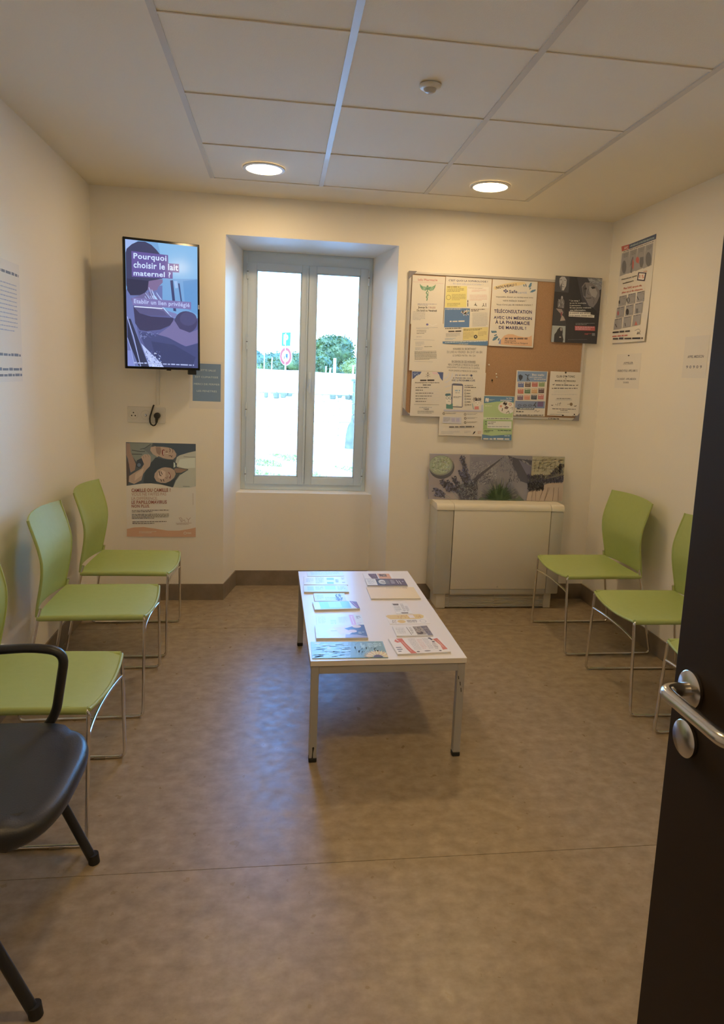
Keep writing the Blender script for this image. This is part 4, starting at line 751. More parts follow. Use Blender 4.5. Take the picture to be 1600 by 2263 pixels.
for r_ in range(3):
    for c_ in range(3):
        x0 = 288+118*c_-20*r_-(r_*(2-c_)*2); y0 = 958-32*c_+148*r_
        items += [('p', PN, [(x0, y0), (x0+98, y0-28), (x0+92, y0+108), (x0-10, y0+130)]), ('g', SG, x0+42, y0+16, x0+92, y0+108, 7, .32, -10), ('g', GR, x0+4, y0-2, x0+86, y0+12, 1, .8, -20)]
items += [('e', DK, 292, 1030, 9, 24), ('o', DK, 410, 998, 20, 34, 6), ('l', DK, 9, [(525, 945), (550, 992)]), ('e', (190, 80, 66), 282, 1172, 12, 28), ('e', DK, 404, 1148, 20, 40), ('r', SG, 516, 1100, 546, 1160), ('l', DK, 10, [(252, 1310), (275, 1350)]), ('l', DK, 8, [(380, 1290), (390, 1330)]), ('p', (190, 80, 60), [(505, 1310), (524, 1255), (546, 1305)]),
 ('g', DK, 222, 1405, 450, 1432, 1, .8, -34), ('g', (190, 80, 60), 222, 1456, 420, 1482, 1, .7, -30), ('t', DK, True, 'AVC', 542, 1386, 590, 1420, -6), ('l', GR, 4, [(515, 1375), (560, 1352), (590, 1375)]), ('g', DK, 232, 1480, 620, 1506, 1, .9, -36), ('g', GY, 230, 1546, 400, 1554, 1, .8, -20)]
sheet('stroke_poster', 'tall stroke warning poster with red and dark header on the right wall', 'poster', (W-.0015, -.345, 2.062), RIGHTR, .412, .606, q7, items, curl=.012, ref=(212, 184, 142))
q7 = qz([(1361, 782), (1415, 781), (1410, 860), (1357, 858)], O7, K7)
sheet('wall_notice', 'small white pinned note below the stroke poster on the right wall', 'notice', (W-.0012, -.361, 1.583), RIGHTR, .300, .212, q7, [
 ('e', DK, 400, 1700, 12, 8), ('t', GR, True, 'APPELER', 335, 1786, 462, 1812), ('l', GR, 3, [(330, 1818), (462, 1818)]), ('t', GR, True, 'URGENCE VITALE - APPEL SAMU 15', 258, 1888, 520, 1918), ('t', GR, True, 'PAS URGENT - APPEL MEDECIN', 258, 2000, 505, 2026), ('t', GR, True, 'DE GARDE', 342, 2048, 412, 2070)], ref=(212, 184, 142))
sheet('wall_notice', 'white notice cut off at the right edge of the photo', 'notice', (W-.0012, -1.055, 1.655), RIGHTR, .21, .215, [(0, 0), (210, 0), (210, 215), (0, 215)], [
 ('t', GR, True, 'APPEL MEDECIN', 38, 98, 178, 112), ('t', GR, True, '9 0 9 0 9', 34, 150, 172, 166)], ref=(212, 184, 142))
sheet('wall_notice', 'white notice cut off at the left edge of the photo', 'notice', (.0012, -1.31, 1.66), LEFTR, .30, .50, [(0, 0), (300, 0), (300, 500), (0, 500)], [
 ('g', GR, 30, 40, 288, 56, 1, .8), ('g', GY, 30, 90, 260, 300, 12, .3), ('g', GR, 30, 380, 290, 395, 1, .8), ('g', GR, 30, 440, 290, 456, 1, .8), ('g', GR, 30, 466, 290, 480, 1, .8)], ref=(205, 178, 140))

# ================================================================== HEATING UNIT
hu = thing('heating_unit', 'floor standing cream fan heater with grey sides under the notice board', 'heater', (2.57, -.11, 0))
def hb(x0, y0, z0, x1, y1, z1, name, m, bev=.004): return MB().box(x0-2.57, y0+.11, z0, x1-2.57, y1+.11, z1, m, bev=bev).build(name, hu, 30)
hb(2.160, -.19, .10, 2.980, -.004, .66, 'body', UNITL)
hb(2.143, -.222, .105, 2.256, -.002, .664, 'side_panel', UNITD, .010); hb(2.906, -.222, .105, 2.994, -.002, .664, 'side_panel', UNITD, .010)
hb(2.258, -.2225, .140, 2.904, -.19, .662, 'front_panel', UNITL, .002)
hb(2.256, -.2185, .102, 2.906, -.185, .139, 'lower_trim', UNITD, .006)
def top(x0, x1, nm):
    m = MB(); N = 8; pr_ = [(-.002, .664), (-.002, .704)]+[(-.195-.029*math.sin(a*PI/2/N), .704-.040+.040*math.cos(a*PI/2/N)) for a in range(N+1)]
    n = len(pr_); vs = [(x-2.57, y+.11, z) for x in (x0, x1) for y, z in pr_]
    m.add(vs, [tuple(range(n)), tuple(range(2*n-1, n-1, -1))]+[(k, n+k, n+(k+1) % n, (k+1) % n) for k in range(n)], UNITL); m.build(nm, hu, 50)
top(2.143, 2.256, 'top_corner'); top(2.258, 2.904, 'top_cover'); top(2.906, 2.994, 'top_corner')
hb(2.176, -.19, 0, 2.238, -.01, .103, 'foot', UNITL, .003); hb(2.912, -.19, 0, 2.960, -.01, .103, 'foot', UNITL, .003)
hb(2.238, -.15, .003, 2.912, -.02, .102, 'grille_back', DARKIN, .001)
for k in range(8):
    z = .010+.0115*k
    MB().box(2.239-2.57, -.186+.11, z, 2.911-2.57, -.170+.11, z+.0038, UNITL, M=Matrix.Translation((0, -.068, z)) @ Matrix.Rotation(.35, 4, 'X') @ Matrix.Translation((0, .068, -z))).build('grille_slat', hu)
for x in (2.262, 2.57, 2.880): hb(x-.002, -.183, .004, x+.002, -.168, .102, 'grille_post', ALU, .0005)
MB().tube([(2.575-2.57, -.2225+.11, .155), (2.575-2.57, -.2245+.11, .155)], .006, UNITD, 12).build('badge', hu)

# lavender canvas
q8 = [(110, 125), (1425, 152), (1432, 584), (112, 574)]
V1, V2, V3, V4 = (88, 76, 76), (66, 60, 60), (128, 112, 102), (146, 124, 112)
sprig = []
for (x0, y0, x1, y1) in ((430, 560, 300, 400), (520, 560, 240, 420), (330, 560, 170, 480), (470, 540, 350, 360), (520, 520, 420, 300), (540, 470, 420, 160), (560, 560, 430, 440), (300, 560, 190, 520), (400, 560, 230, 390), (560, 500, 480, 330)):
    sprig.append(('l', (118, 116, 96), 4, [(x0, y0), ((x0+x1)/2+12, (y0+y1)/2), (x1, y1)]))
    for k in range(9):
        t_ = .45+.6*k/9; sprig.append(('s', [V1, V2, (104, 94, 104)], x0+(x1-x0)*t_-22, y0+(y1-y0)*t_-18, x0+(x1-x0)*t_+22, y0+(y1-y0)*t_+18, 9, 12, 24, 0, 180, 11))
bush = []
_r = random.Random(3)
for k in range(420):
    a = math.radians(_r.uniform(12, 168)); R_ = 240*(1-.25*abs(math.cos(a)))*_r.uniform(.75, 1.05); x, y = 810+R_*1.12*math.cos(a), 590-R_*math.sin(a)
    bush.append(('l', _r.choice([(78, 96, 52), (96, 118, 58), (64, 84, 46), (110, 124, 72)]), 4, [(810+50*math.cos(a), 585), (810+(x-810)*.6, 590+(y-590)*.62), (810+(x-810)*.72, 590+(y-590)*.72)]))
    if k % 2: bush.append(('l', _r.choice([(132, 118, 106), (116, 104, 100), (140, 128, 104)]), 5, [(810+(x-810)*.7, 590+(y-590)*.7), (x, y)]))
items = [('p', (148, 124, 108), [(110, 125), (520, 133), (560, 580), (112, 574)]), ('p', V3, [(500, 133), (1110, 146), (1110, 582), (520, 580)]),
 ('p', (122, 106, 100), [(510, 160), (840, 138), (560, 330)]), ('s', [(92, 80, 78), (80, 70, 70), (108, 96, 90)], 900, 180, 1100, 400, 160, 12, 30, 90, 130, 6), ('s', [(92, 80, 78), (80, 70, 70), (112, 98, 92)], 560, 300, 720, 420, 110, 12, 30, 20, 60, 6), ('s', [(142, 126, 112), (104, 92, 90), (158, 140, 120)], 520, 200, 780, 420, 300, 8, 22, 20, 70, 5),
 ('p', (76, 66, 66), [(845, 140), (800, 190), (640, 330), (560, 420), (540, 380), (620, 310), (780, 190)]), ('p', (74, 66, 68), [(872, 140), (960, 170), (1110, 190), (1110, 240), (1060, 200), (1010, 180), (1090, 330), (1100, 420), (1010, 390), (960, 290), (900, 190)]), ('p', (104, 92, 98), [(980, 180), (1110, 250), (1110, 330), (1070, 330)]),
 ('s', [(120, 108, 104), (136, 120, 108), (98, 88, 92)], 800, 160, 920, 300, 160, 8, 20, 60, 120, 5),
 ('e', (84, 76, 72), 232, 262, 124, 112), ('e', (128, 118, 88), 222, 240, 122, 100), ('e', (148, 146, 102), 218, 236, 112, 90), ('s', [(176, 172, 116), (124, 126, 80), (160, 140, 118), (186, 180, 132)], 140, 165, 300, 305, 300, 8, 16, 0, 180, 6)]
items += sprig+[('p', (70, 62, 66), [(380, 480), (560, 420), (600, 580), (430, 580)]), ('s', [V1, V2, (128, 120, 108)], 400, 400, 590, 575, 200, 14, 40, 20, 160, 6)]+[('p', (84, 88, 62), [(600, 582), (660, 520), (740, 460), (810, 440), (900, 460), (990, 520), (1060, 583)])]+bush+[
 ('p', (166, 142, 98), [(1112, 147), (1425, 152), (1428, 330), (1112, 400)]), *[('l', (120, 98, 66), 4, [(x, 170+((x*7) % 50)), (x-8, 240), (x-14, 300)]) for x in range(1150, 1420, 38)], *[('l', (130, 106, 72), 3, [(1115, y), (1420, y-14+(y % 7)*3)]) for y in (190, 230, 270)], ('s', [(186, 162, 116), (150, 126, 84)], 1120, 155, 1415, 300, 90, 14, 34, 0, 40, 7),
 ('p', (176, 138, 102), [(1090, 500), (1200, 440), (1320, 400), (1428, 400), (1430, 584), (1080, 582)]), *[('l', (112, 82, 58), 4, [(a, 450), (b_, 583)]) for a, b_ in ((1135, 1130), (1165, 1168), (1285, 1255), (1300, 1255), (1340, 1336), (1385, 1388), (1240, 1205))],
 ('s', [(84, 70, 80), (112, 96, 104), (62, 52, 58), (100, 90, 76)], 1085, 330, 1425, 400, 420, 14, 34, 40, 140, 7), *[('s', [(104, 88, 92), (128, 110, 108), (84, 70, 72)], 1270+22*j, 330-22*j, 1300+25*j, 345, 60, 10, 26, 40, 140, 6) for j in range(6)], ('s', [(70, 60, 62), (56, 50, 50), (90, 80, 70)], 1085, 400, 1240, 480, 220, 14, 30, 30, 150, 8)]
lc = sheet('canvas_picture', 'wide lavender field picture standing on the heater against the wall', 'picture', (2.578, -.060, .8555), (PI/2-.06, 0, 0), .922, .300, q8, items, th=.016, base=(150, 128, 108), ref=(205, 178, 142))

# ================================================================== BROCHURES ON THE TABLE
def bro(name, lab, pts, th, items, base=None, n=1, cat='brochure', rows=None, kind='coat', grp=None):
    """pts: corner positions tl,tr,br,bl seen from the doorway; a stack n sheets thick"""
    cx = sum(p[0] for p in pts)/4; cy = sum(p[1] for p in pts)/4
    w = (math.dist(pts[0], pts[1])+math.dist(pts[3], pts[2]))/2; h = (math.dist(pts[0], pts[3])+math.dist(pts[1], pts[2]))/2
    a = math.atan2(pts[1][1]-pts[0][1]+pts[2][1]-pts[3][1], pts[1][0]-pts[0][0]+pts[2][0]-pts[3][0])
    o = sheet(name, lab, cat, (cx, cy, TH+.0003+th), (0, 0, a), w, h, [(0, 0), (100, 0), (100, 60), (0, 60)], items, th=th-.0001 if n == 1 else .0012, base=base, ref=REFT, kind=kind)
    if n > 1:
        m = MB(); r = random.Random(len(lab)); N = min(n, 6); d = (th-.0014)/N
        for k in range(N):
            jx, jy = r.uniform(-.0016, .0016), r.uniform(-.0016, .0016); z = -th+d*k
            m.box(-w/2+jx, -h/2+jy, z, w/2+jx, h/2+jy, z+d*.9, PAPER)
        m.build('sheet_stack', o)
    return o
G0 = (110, 110, 120)
bro('brochure', 'pale blue sheet lying at the far left corner of the table', [(1.300, -.772), (1.500, -.765), (1.497, -.850), (1.302, -.850)], .0012, [('g', (150, 160, 180), 10, 6, 90, 50, 5, .3)], base=(196, 204, 214), kind='coat')
bro('brochure', 'cream folded timetable leaflet with small blue boxes, far left of table', [(1.280, -.868), (1.512, -.872), (1.500, -1.016), (1.280, -1.010)], .004, [
 ('p', (214, 206, 160), [(0, 10), (6, 0), (40, 0), (30, 60), (4, 60), (0, 50)]), ('g', G0, 5, 18, 22, 44, 4, .3), ('g', G0, 27, 6, 46, 54, 8, .35), ('r', (110, 140, 170), 53, 10, 70, 26), ('r', (100, 130, 170), 53, 40, 68, 54), ('g', (100, 120, 170), 73, 20, 80, 44, 5, .5), ('g', G0, 88, 8, 95, 24, 3, .4), ('g', G0, 88, 40, 95, 48, 2, .4)], base=(216, 210, 186), n=3)
bro('brochure', 'pale lilac magazine stack with light blue title, second on the left', [(1.276, -1.032), (1.495, -1.036), (1.500, -1.136), (1.274, -1.140)], .008, [
 ('r', (186, 190, 210), 2, 4, 98, 56), ('r', (150, 170, 205), 8, 12, 22, 50), ('r', (140, 175, 220), 48, 6, 72, 40), ('g', (110, 130, 180), 26, 14, 44, 44, 4, .4), ('g', (110, 130, 180), 76, 12, 94, 48, 5, .35)], base=(200, 196, 206), n=6)
bro('brochure', 'small beige booklet stack with plant sketch on the left side', [(1.322, -1.162), (1.474, -1.164), (1.471, -1.275), (1.320, -1.281)], .008, [
 ('r', (190, 168, 150), 2, 3, 98, 57), ('g', (130, 110, 100), 8, 12, 30, 48, 6, .35), ('g', (120, 105, 95), 34, 30, 72, 54, 4, .35), ('s', [(90, 84, 70), (120, 100, 70), (140, 130, 110)], 66, 10, 88, 54, 60, 6, 16, 30, 120, 1.6)], base=(204, 186, 168), n=6)
bro('brochure', 'bright blue brochure with purple edge on a loose pile, left side', [(1.308, -1.292), (1.516, -1.280), (1.526, -1.385), (1.316, -1.398)], .009, [
 ('r', (92, 160, 214), 14, 2, 82, 56), ('r', (140, 176, 220), 34, 4, 62, 50), ('p', (120, 52, 84), [(84, 0), (100, 8), (100, 60), (94, 60), (88, 34)]), ('l', (190, 90, 110), 2, [(88, 6), (96, 52)])], base=(196, 196, 206), n=5)
bro('brochure', 'pale leaflet with pink band and faint print, left middle of table', [(1.318, -1.446), (1.522, -1.447), (1.522, -1.588), (1.314, -1.583)], .0016, [
 ('g', (170, 176, 205), 4, 12, 20, 50, 6, .35), ('g', (160, 190, 205), 30, 30, 42, 54, 3, .5), ('p', (206, 130, 160), [(72, 2), (82, 2), (84, 58), (74, 58)]), ('l', (226, 190, 205), 1.4, [(77, 8), (79, 52)]), ('g', G0, 87, 8, 97, 26, 3, .5), ('g', (190, 160, 190), 86, 44, 96, 54, 2, .4), ('g', (176, 186, 206), 48, 14, 66, 46, 5, .3)], base=(200, 200, 208))
bro('brochure', 'glossy magazine stack with dark haired faces on the cover, left side', [(1.304, -1.596), (1.518, -1.598), (1.516, -1.744), (1.306, -1.744)], .010, [
 ('r', (206, 186, 196), 0, 0, 100, 60), ('p', (196, 200, 220), [(0, 0), (40, 0), (20, 30), (30, 60), (0, 60)]), ('p', (218, 170, 160), [(36, 14), (60, 8), (66, 34), (48, 44)]), ('p', (70, 66, 86), [(58, 18), (78, 6), (90, 0), (100, 0), (100, 60), (76, 60), (66, 44), (74, 34)]), ('e', (226, 170, 140), 84, 8, 9, 7), ('e', (226, 168, 142), 73, 30, 9, 7), ('p', (150, 130, 140), [(58, 44), (80, 46), (100, 54), (100, 60), (56, 60)]), ('l', G0, 1.4, [(30, 28), (42, 28)]), ('g', (230, 220, 225), 84, 34, 96, 44, 2, .4)], base=(206, 186, 196), n=6)
pet = []
for k in range(15):
    a = math.radians(10+160*k/14); cx_, cy_ = 87+15*math.cos(a), 60-19*math.sin(a); pet.append(('p', (224, 186, 110) if k % 2 else (206, 160, 84), [(87+6*math.cos(a), 60-8*math.sin(a)), (87+13*math.cos(a-.17), 60-17*math.sin(a-.17)), (87+20*math.cos(a), 60-27*math.sin(a)), (87+13*math.cos(a+.17), 60-17*math.sin(a+.17))]))
bro('brochure', 'large blue-green brochure with a sunflower, front left corner of table', [(1.279, -1.764), (1.573, -1.766), (1.575, -1.928), (1.281, -1.924)], .0025, [
 ('r', (120, 152, 160), 0, 0, 100, 60), ('p', (128, 166, 196), [(0, 0), (52, 0), (44, 60), (0, 60)]), ('s', [(150, 182, 210), (110, 150, 180), (96, 140, 160), (170, 190, 214)], 4, 6, 54, 56, 60, 8, 22, -10, 25, 2), ('e', (186, 170, 206), 24, 24, 3, 4), ('p', (190, 176, 206), [(2, 4), (14, 2), (10, 12)]), ('p', (110, 142, 136), [(56, 0), (98, 0), (100, 40), (80, 60), (50, 60)]), ('s', [(128, 158, 148), (98, 130, 124)], 58, 4, 90, 50, 40, 8, 22, 60, 100, 1.6),
 ('t', (176, 200, 186), False, 'Bien', 68, 6, 74, 24), ('g', (176, 200, 186), 78, 8, 96, 24, 4, .45)]+pet+[('e', (92, 66, 66), 87, 60, 6, 9)], base=(120, 152, 160))
bro('brochure', 'small card with purple and orange panels at the far right of table', [(1.606, -.808), (1.762, -.806), (1.764, -.912), (1.606, -.914)], .003, [
 ('p', (104, 76, 92), [(18, 4), (46, 4), (46, 54), (24, 54), (18, 20)]), ('s', [(150, 120, 140)], 26, 10, 42, 48, 14, 4, 10, 0, 90, 1), ('r', (216, 146, 104), 50, 4, 92, 56), ('r', (92, 64, 66), 55, 8, 80, 34), ('s', [(220, 190, 160)], 58, 12, 78, 30, 12, 3, 8, 0, 180, 1.4)], base=(214, 204, 200), n=2)
bro('brochure', 'dark purple leaflet stack with white circle portrait, far right of table', [(1.602, -.926), (1.812, -.926), (1.813, -1.040), (1.604, -1.040)], .009, [
 ('r', (82, 72, 100), 0, 0, 100, 60), ('r', (206, 200, 196), 0, 2, 26, 58), ('g', (130, 130, 140), 4, 10, 22, 50, 5, .3), ('e', (60, 74, 88), 40, 30, 14, 27), ('e', (206, 198, 196), 41, 30, 10, 20), ('s', [(80, 80, 90), (150, 140, 140)], 34, 18, 50, 44, 18, 4, 9, 0, 180, 2), ('r', (96, 100, 116), 48, 14, 58, 50), ('g', (196, 186, 206), 62, 12, 72, 48, 6, .4), ('l', (205, 196, 214), 1.6, [(78, 12), (80, 46)]), ('l', (205, 196, 214), 1.6, [(84, 18), (86, 50)]), ('e', (170, 160, 186), 93, 26, 2, 4)], base=(82, 72, 100), n=6)
bro('brochure', 'plain manila envelope pile on the right half of table', [(1.597, -1.063), (1.842, -1.065), (1.838, -1.238), (1.592, -1.242)], .007, [('g', (150, 130, 110), 40, 4, 74, 6, 1, .8), ('o', (140, 80, 76), 80, 5, 5, 3, 1)], base=(216, 176, 116), n=4, cat='envelope', kind='matt')
bro('brochure', 'small white black-printed slip in the middle right of table', [(1.688, -1.296), (1.764, -1.296), (1.762, -1.436), (1.686, -1.438)], .0008, [
 ('p', (96, 86, 86), [(4, 2), (44, 2), (40, 12), (8, 12)]), ('g', G0, 6, 18, 44, 50, 5, .3), ('g', G0, 52, 4, 70, 50, 9, .35), ('g', G0, 74, 18, 92, 50, 6, .35), ('p', (96, 86, 86), [(30, 54), (76, 54), (72, 59), (34, 59)])], base=(208, 198, 186))
bro('brochure', 'white card with orange brush stripe and dot, right side of table', [(1.632, -1.452), (1.812, -1.447), (1.820, -1.564), (1.637, -1.570)], .0009, [
 ('p', (226, 172, 92), [(0, 8), (6, 2), (90, 0), (97, 10), (92, 24), (80, 30), (8, 30), (3, 22)]), ('s', [(190, 120, 60)], 28, 6, 88, 24, 26, 4, 10, 60, 100, 1), ('p', (220, 190, 180), [(56, 4), (70, 4), (72, 24), (58, 24)]), ('e', (222, 168, 84), 32, 45, 10, 10), ('s', [(120, 96, 80)], 8, 36, 20, 56, 8, 4, 10, 0, 180, 1), ('g', (90, 84, 92), 46, 38, 72, 54, 3, .5), ('o', (150, 146, 150), 86, 45, 8, 9, 1)], base=(216, 202, 182))
bro('brochure', 'brown photo leaflet stack with rounded photo, right side of table', [(1.640, -1.607), (1.796, -1.606), (1.798, -1.714), (1.642, -1.717)], .006, [
 ('g', (150, 140, 136), 6, 12, 30, 50, 6, .3), ('l', (70, 64, 62), 1.4, [(38, 8), (42, 56)]), ('g', (130, 120, 116), 44, 10, 52, 52, 7, .4), ('p', (160, 140, 124), [(56, 4), (80, 2), (84, 56), (58, 58)]), ('s', [(90, 80, 80), (70, 64, 66)], 58, 8, 76, 28, 18, 3, 9, 60, 120, 1.4), ('e', (76, 60, 60), 68, 44, 9, 9), ('e', (180, 150, 130), 66, 40, 5, 3), ('p', (116, 104, 112), [(78, 2), (98, 0), (100, 60), (86, 60), (82, 20)]), ('s', [(84, 78, 92), (150, 140, 140)], 80, 6, 98, 56, 40, 3, 7, 0, 180, 1.6)], base=(210, 198, 184), n=4)
bro('brochure', 'white booklet stack with two red ribbons, front right corner of table', [(1.606, -1.752), (1.822, -1.728), (1.826, -1.894), (1.609, -1.904)], .007, [
 ('p', (206, 84, 60), [(14, 2), (26, 2), (27, 20), (31, 44), (36, 60), (25, 60), (22, 44), (19, 18)]), ('p', (206, 84, 60), [(8, 12), (12, 4), (14, 10), (19, 16), (12, 18)]), ('p', (206, 96, 80), [(84, 10), (94, 6), (96, 26), (98, 50), (88, 52), (90, 34)]), ('l', (236, 180, 160), .9, [(22, 14), (28, 52)]), ('l', (236, 180, 160), .9, [(91, 16), (93, 42)]),
 ('g', G0, 4, 34, 14, 56, 3, .5), ('g', (140, 136, 140), 36, 6, 50, 50, 9, .25), ('g', (200, 130, 120), 52, 10, 62, 48, 7, .25), ('g', (140, 136, 140), 64, 6, 74, 48, 9, .25), ('e', (80, 76, 84), 79, 6, 3, 3), ('e', (80, 76, 84), 81, 11, 2.4, 3), ('r', (90, 86, 100), 79, 18, 84, 23), ('g', G0, 76, 28, 84, 50, 4, .3), ('e', (90, 86, 94), 40, 55, 3, 2), ('e', (110, 104, 110), 58, 54, 6, 1.6), ('e', (90, 86, 94), 82, 55, 2.4, 2)], base=(220, 208, 198), n=5)

# ================================================================== OUTSIDE
struct(MB().box(-60, .62, -.6, 60, 15.3, -.5, GRAVEL).build('ground_outside'))
bk_ = MB(); Nn = 24
def bank(u, v):
    x = -40+80*u; y = 15.3+12*v; return (x, y, .93+(.62-.012*x*(1 if abs(x) < 12 else 12/abs(x)))*min(1, v*2.4)+.05*math.sin(x*1.7+v*5)*v)
bk_.grid(bank, 40, 10, DRYG, .3); struct(bk_.build('bank_outside', smooth=60))
struct(MB().box(-80, 27, .6, 80, 130, .9, DRYG).build('field_outside'))
rw = thing('stone_wall', 'long pale limestone retaining wall across the yard outside the window', 'wall', (2.0, 15.0, -.5))
R3 = random.Random(11)
MB().box(-14, .06, 0, 14, .30, 1.42, LIME).build('wall_core', rw)
for r_ in range(7):
    x = -2.4+R3.uniform(-.3, 0)
    while x < 3.2:
        w_ = R3.uniform(.28, .52); p_ = R3.uniform(-.02, .012); z = .06+r_*.19
        MB().box(x+.003, p_, z+.003, x+w_-.003, .10, z+.187, LIME if R3.random() < .9 else GRAVEL, bev=.014, seg=1).build('stone', rw); x += w_
x = -2.4
while x < 3.3:
    w_ = R3.uniform(.35, .6); broke = (-1.35 < x < -.55) or x > .15
    MB().box(x+.008, -.05+R3.uniform(-.01, .01), 1.40, x+w_-.008, .30, 1.48+R3.uniform(0, .05), LIME, bev=.015, seg=1).build('coping_stone', rw)
    if broke:
        for _k in range(4):
            xx = x+R3.uniform(0, w_); MB().box(xx, -.07+R3.uniform(-.03, .02), 1.28+R3.uniform(-.04, .05), xx+R3.uniform(.07, .17), .02, 1.40, LIMED, bev=.02, seg=1).build('rubble_stone', rw)
    x += w_
for x0, x1 in ((-14, -2.5), (3.4, 14)): MB().box(x0, -.04, 0, x1, .1, 1.46, LIME).build('plain_stretch', rw)
# gate pier with guard stone
gp = thing('gate_pier', 'grey stone gate pier with bulging guard stone, at right outside the window', 'pier', (3.36, 14.2, -.5))
for k in range(6): MB().box(-.27+R3.uniform(-.012, .012), -.2, .30*k+.006, .55, .2, .30*k+.294, LIMED, bev=.02, seg=2).build('pier_block', gp)
MB().box(-.31, -.24, 1.80, .6, .24, 1.87, LIMED, bev=.02).build('pier_cap', gp)
MB().lathe([(.0, .9), (.04, .70), (.09, .64), (.13, .5), (.15, .35), (.17, 0)], LIMED, 16, c=(-.30, -.22, 0)).build('guard_stone', gp, 50)
# signpost
sp = thing('signpost', 'signpost with turquoise P panel above a red ringed no trucks disc', 'road sign', (1.288, 20.3, .9))
sa = -.86
MB().tube([(0, .03, 0), (0, .03, 1.93)], .03, mat('galvanised', (.6, .61, .6), .4, .5), 12).build('post', sp, 40)
RS = Matrix.Rotation(sa, 4, 'Z')
M_ = Matrix.Translation((0, 0, 1.13)) @ RS @ RX
MB().lathe([(0, .0), (.315, .0), (.325, -.012), (.325, -.02)], mat('sign_white', (.7, .7, .68), .4), 40, M_).build('disc', sp)
d = MB(); rg = 40; ro, ri = .305, .20; mr = mat('sign_red', (.20, .006, .004), .4)
d.add([(r*math.cos(2*PI*k/rg), r*math.sin(2*PI*k/rg), .002) for r in (ro, ri) for k in range(rg)], [(k, (k+1) % rg, rg+(k+1) % rg, rg+k) for k in range(rg)], mr, M_)
tb_ = mat('sign_truck_blue', (.008, .015, .04), .4)
for x0, y0, x1, y1 in ((-.04, -.045, .115, .085), (-.085, -.045, -.05, .02), (-.06, -.05, -.03, -.03)): d.add([(x0, y0, .002), (x1, y0, .002), (x1, y1, .002), (x0, y1, .002)], [(0, 1, 2, 3)], tb_, M_)
for cx_ in (-.07, .08): d.add([(cx_+.028*math.cos(a*PI/6), -.066+.028*math.sin(a*PI/6), .0025) for a in range(12)], [tuple(range(12))], tb_, M_)
d.build('truck_symbol', sp)
M_ = Matrix.Translation((0, 0, 1.72)) @ RS @ RX
pb = MB(); pb.box(-.225, -.235, -.015, .225, .235, 0, mat('sign_turquoise', (.004, .085, .055), .4), M=M_); pb.build('parking_panel', sp)
vs, fs = textmesh('P', True); a0 = min(v[0] for v in vs); a1 = max(v[0] for v in vs); b1 = max(v[1] for v in vs)
MB().add([((v[0]-a0)/(a1-a0)*.25-.125, v[1]/b1*.34-.17, .003) for v in vs], fs, mat('sign_white', (.7, .7, .68), .4), M_).build('parking_letter', sp)
# fence posts
for i, (x, y, h_, z, w_) in enumerate(((.56, 19.6, .62, 1.47, .02), (.82, 19.6, .50, 1.46, .02), (2.74, 20.5, .40, 1.35, .025), (2.89, 20.5, .36, 1.33, .035), (3.05, 20.5, .74, 1.3, .055), (3.72, 20.5, .74, 1.08, .035))):
    lb = ['thin pale post left of the road sign', 'thin pale post just left of the road sign', 'short stub post below the round tree', 'short thick stub post beside the tall white post', 'tall thick white post in front of round tree', 'pale post near the right window edge'][i]
    tag(MB().tube([(0, 0, -.4), (0, 0, h_*.6), (.01*(i % 2), 0, h_)], w_, WOODW, 8).build('fence_post', loc=(x, y, z)), lb+' outside', 'post', 'posts along the bank outside')

LEAFV = 0
def tree(name, label, x, y, z, rx, ry, rz, m, n, leaf, trunk=0, cat='tree', grp=None, lumps=12, seed=1):
    r = random.Random(seed); root = thing(name, label, cat, (x, y, z), 0, grp)
    c = MB(); L = []
    for k in range(lumps):
        a = r.uniform(0, 2*PI); e = r.uniform(-.3, 1); q_ = math.sqrt(max(0, 1-e*e))*.55
        L.append((rx*q_*math.cos(a), ry*q_*math.sin(a), trunk+rz*(.95+e*.55), r.uniform(.42, .6)))
    vs = []; fs = []
    for k in range(n):
        lx, ly, lz, s_ = r.choice(L); a = r.uniform(0, 2*PI); e = r.uniform(-1, 1); q_ = math.sqrt(1-e*e); rr = r.uniform(.8, 1.05)
        p = Vector((lx+rx*s_*rr*q_*math.cos(a), ly+ry*s_*rr*q_*math.sin(a), max(.02, lz+rz*s_*rr*e)))
        t1 = Vector((r.uniform(-1, 1), r.uniform(-1, 1), r.uniform(-1, 1))).normalized()*leaf*r.uniform(.6, 1.3); t2 = Vector((r.uniform(-1, 1), r.uniform(-1, 1), r.uniform(-1, 1))).cross(t1).normalized()*leaf*.6
        o_ = len(vs); vs += [p-t1, p+t2, p+t1, p-t2]; fs.append((o_, o_+1, o_+2, o_+3))
    c.add(vs, fs, m); f_ = c.build('foliage', root); f_['kind'] = 'stuff'
    core = MB()
    for lx, ly, lz, s_ in L:
        b_ = bmesh.new(); bmesh.ops.create_icosphere(b_, subdivisions=2, radius=1); b_.verts.index_update()
        core.add([(lx+v.co.x*rx*s_*.86, ly+v.co.y*ry*s_*.86, max(.0, lz+v.co.z*rz*s_*.86)) for v in b_.verts], [[v.index for v in f.verts] for f in b_.faces], m); b_.free()
    core.build('inner_crown', root, 60)
    if trunk: MB().tube([(0, 0, 0), (.1, 0, trunk*.6), (0, 0, trunk+rz*.6)], [.2, .16, .1], TRUNK, 8).build('trunk', root, 60)
    return root
tree('broad_tree', 'round dense green tree in the right window pane', 4.15, 36, .8, 1.42, 1.4, 1.15, LEAFA, 6500, .08, .6, lumps=22, seed=3)
G_ = 'bushes and trees beyond the bank'
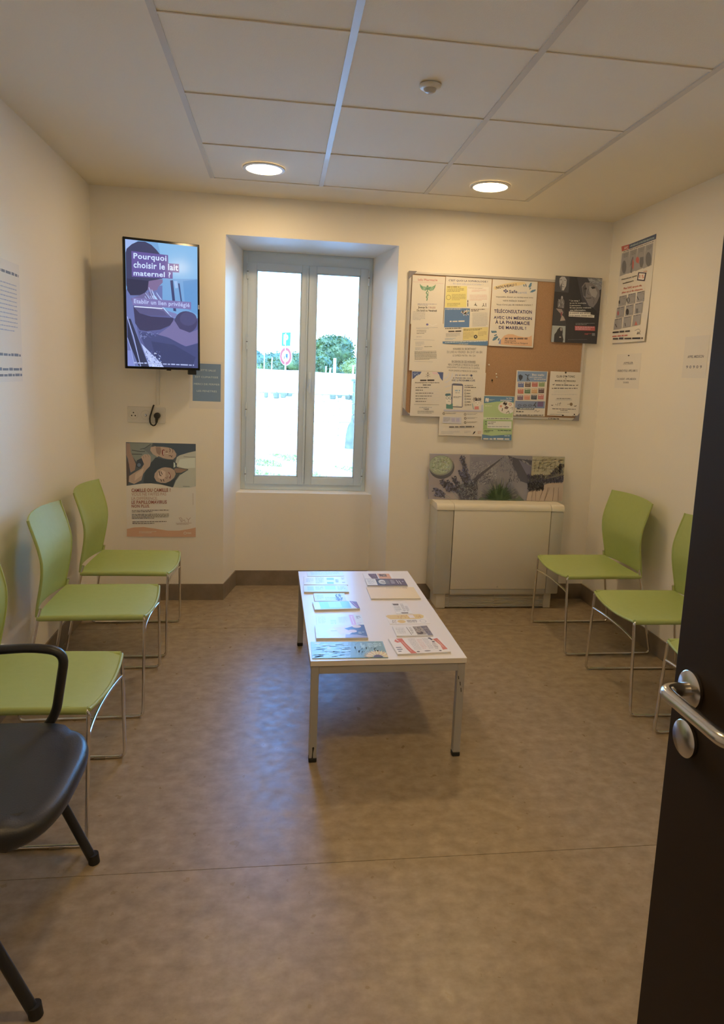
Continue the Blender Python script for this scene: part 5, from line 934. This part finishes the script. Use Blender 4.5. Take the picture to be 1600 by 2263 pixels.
for i, (x, y, z, rx, rz, m, lb) in enumerate((
    (-.9, 24, .9, 1.5, .50, LEAFB, 'low light green bush at the left end of the bank'),
    (1.5, 28, .9, 1.15, .82, LEAFA, 'green bush directly behind the road sign'),
    (2.7, 26.6, .9, .7, .66, LEAFA, 'green bush hidden partly by the window centre'),
    (3.0, 32, .7, 1.2, .85, LEAFA, 'dark bush left of the round tree'),
    (5.0, 30.5, .7, 1.05, .80, LEAFB, 'yellow green tree right of the round tree'),
    (4.15, 24.5, .6, 1.3, .40, LEAFB, 'low bush behind the posts at right'),
    (8.6, 34.5, .6, 1.8, .9, LEAFA, 'bush beyond the right window edge'))):
    tree('bush', lb+' outside', x, y, z, rx, rx*.8, rz, m, 2200, .06, 0, 'bush', G_, 9, 20+i)
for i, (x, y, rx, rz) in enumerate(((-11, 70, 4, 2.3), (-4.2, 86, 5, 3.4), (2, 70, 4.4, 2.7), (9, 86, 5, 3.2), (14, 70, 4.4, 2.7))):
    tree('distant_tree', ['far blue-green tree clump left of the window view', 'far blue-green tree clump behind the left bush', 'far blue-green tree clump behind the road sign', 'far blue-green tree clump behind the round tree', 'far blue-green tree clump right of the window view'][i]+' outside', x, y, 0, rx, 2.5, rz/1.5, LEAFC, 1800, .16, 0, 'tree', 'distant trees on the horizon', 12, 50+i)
# grass tufts in the yard
gt = MB(); vs = []; fs = []; R4 = random.Random(5)
for k in range(9000):
    x = R4.uniform(-.6, 3.6); y = R4.uniform(7.6, 12.2)
    dens = math.sin(x*2.3+1.2)*math.cos(y*1.9)+math.sin(x*5.1+y*3.3)*.6
    if x > 1.9: dens -= .9
    if y > 11.2: dens -= .5
    if dens < -.1: continue
    h_ = R4.uniform(.02, .07); a = R4.uniform(0, PI); dx, dy = math.cos(a)*.012, math.sin(a)*.012; lx, ly = R4.uniform(-.02, .02), R4.uniform(-.02, .02)
    o_ = len(vs); vs += [(x-dx, y-dy, -.5), (x+dx, y+dy, -.5), (x+lx, y+ly, -.5+h_)]; fs.append((o_, o_+1, o_+2))
gt.add(vs, fs, GRASSM); g_ = gt.build('grass'); tag(g_, 'patchy short grass on the pale gravel yard outside the window', 'grass'); g_['kind'] = 'stuff'
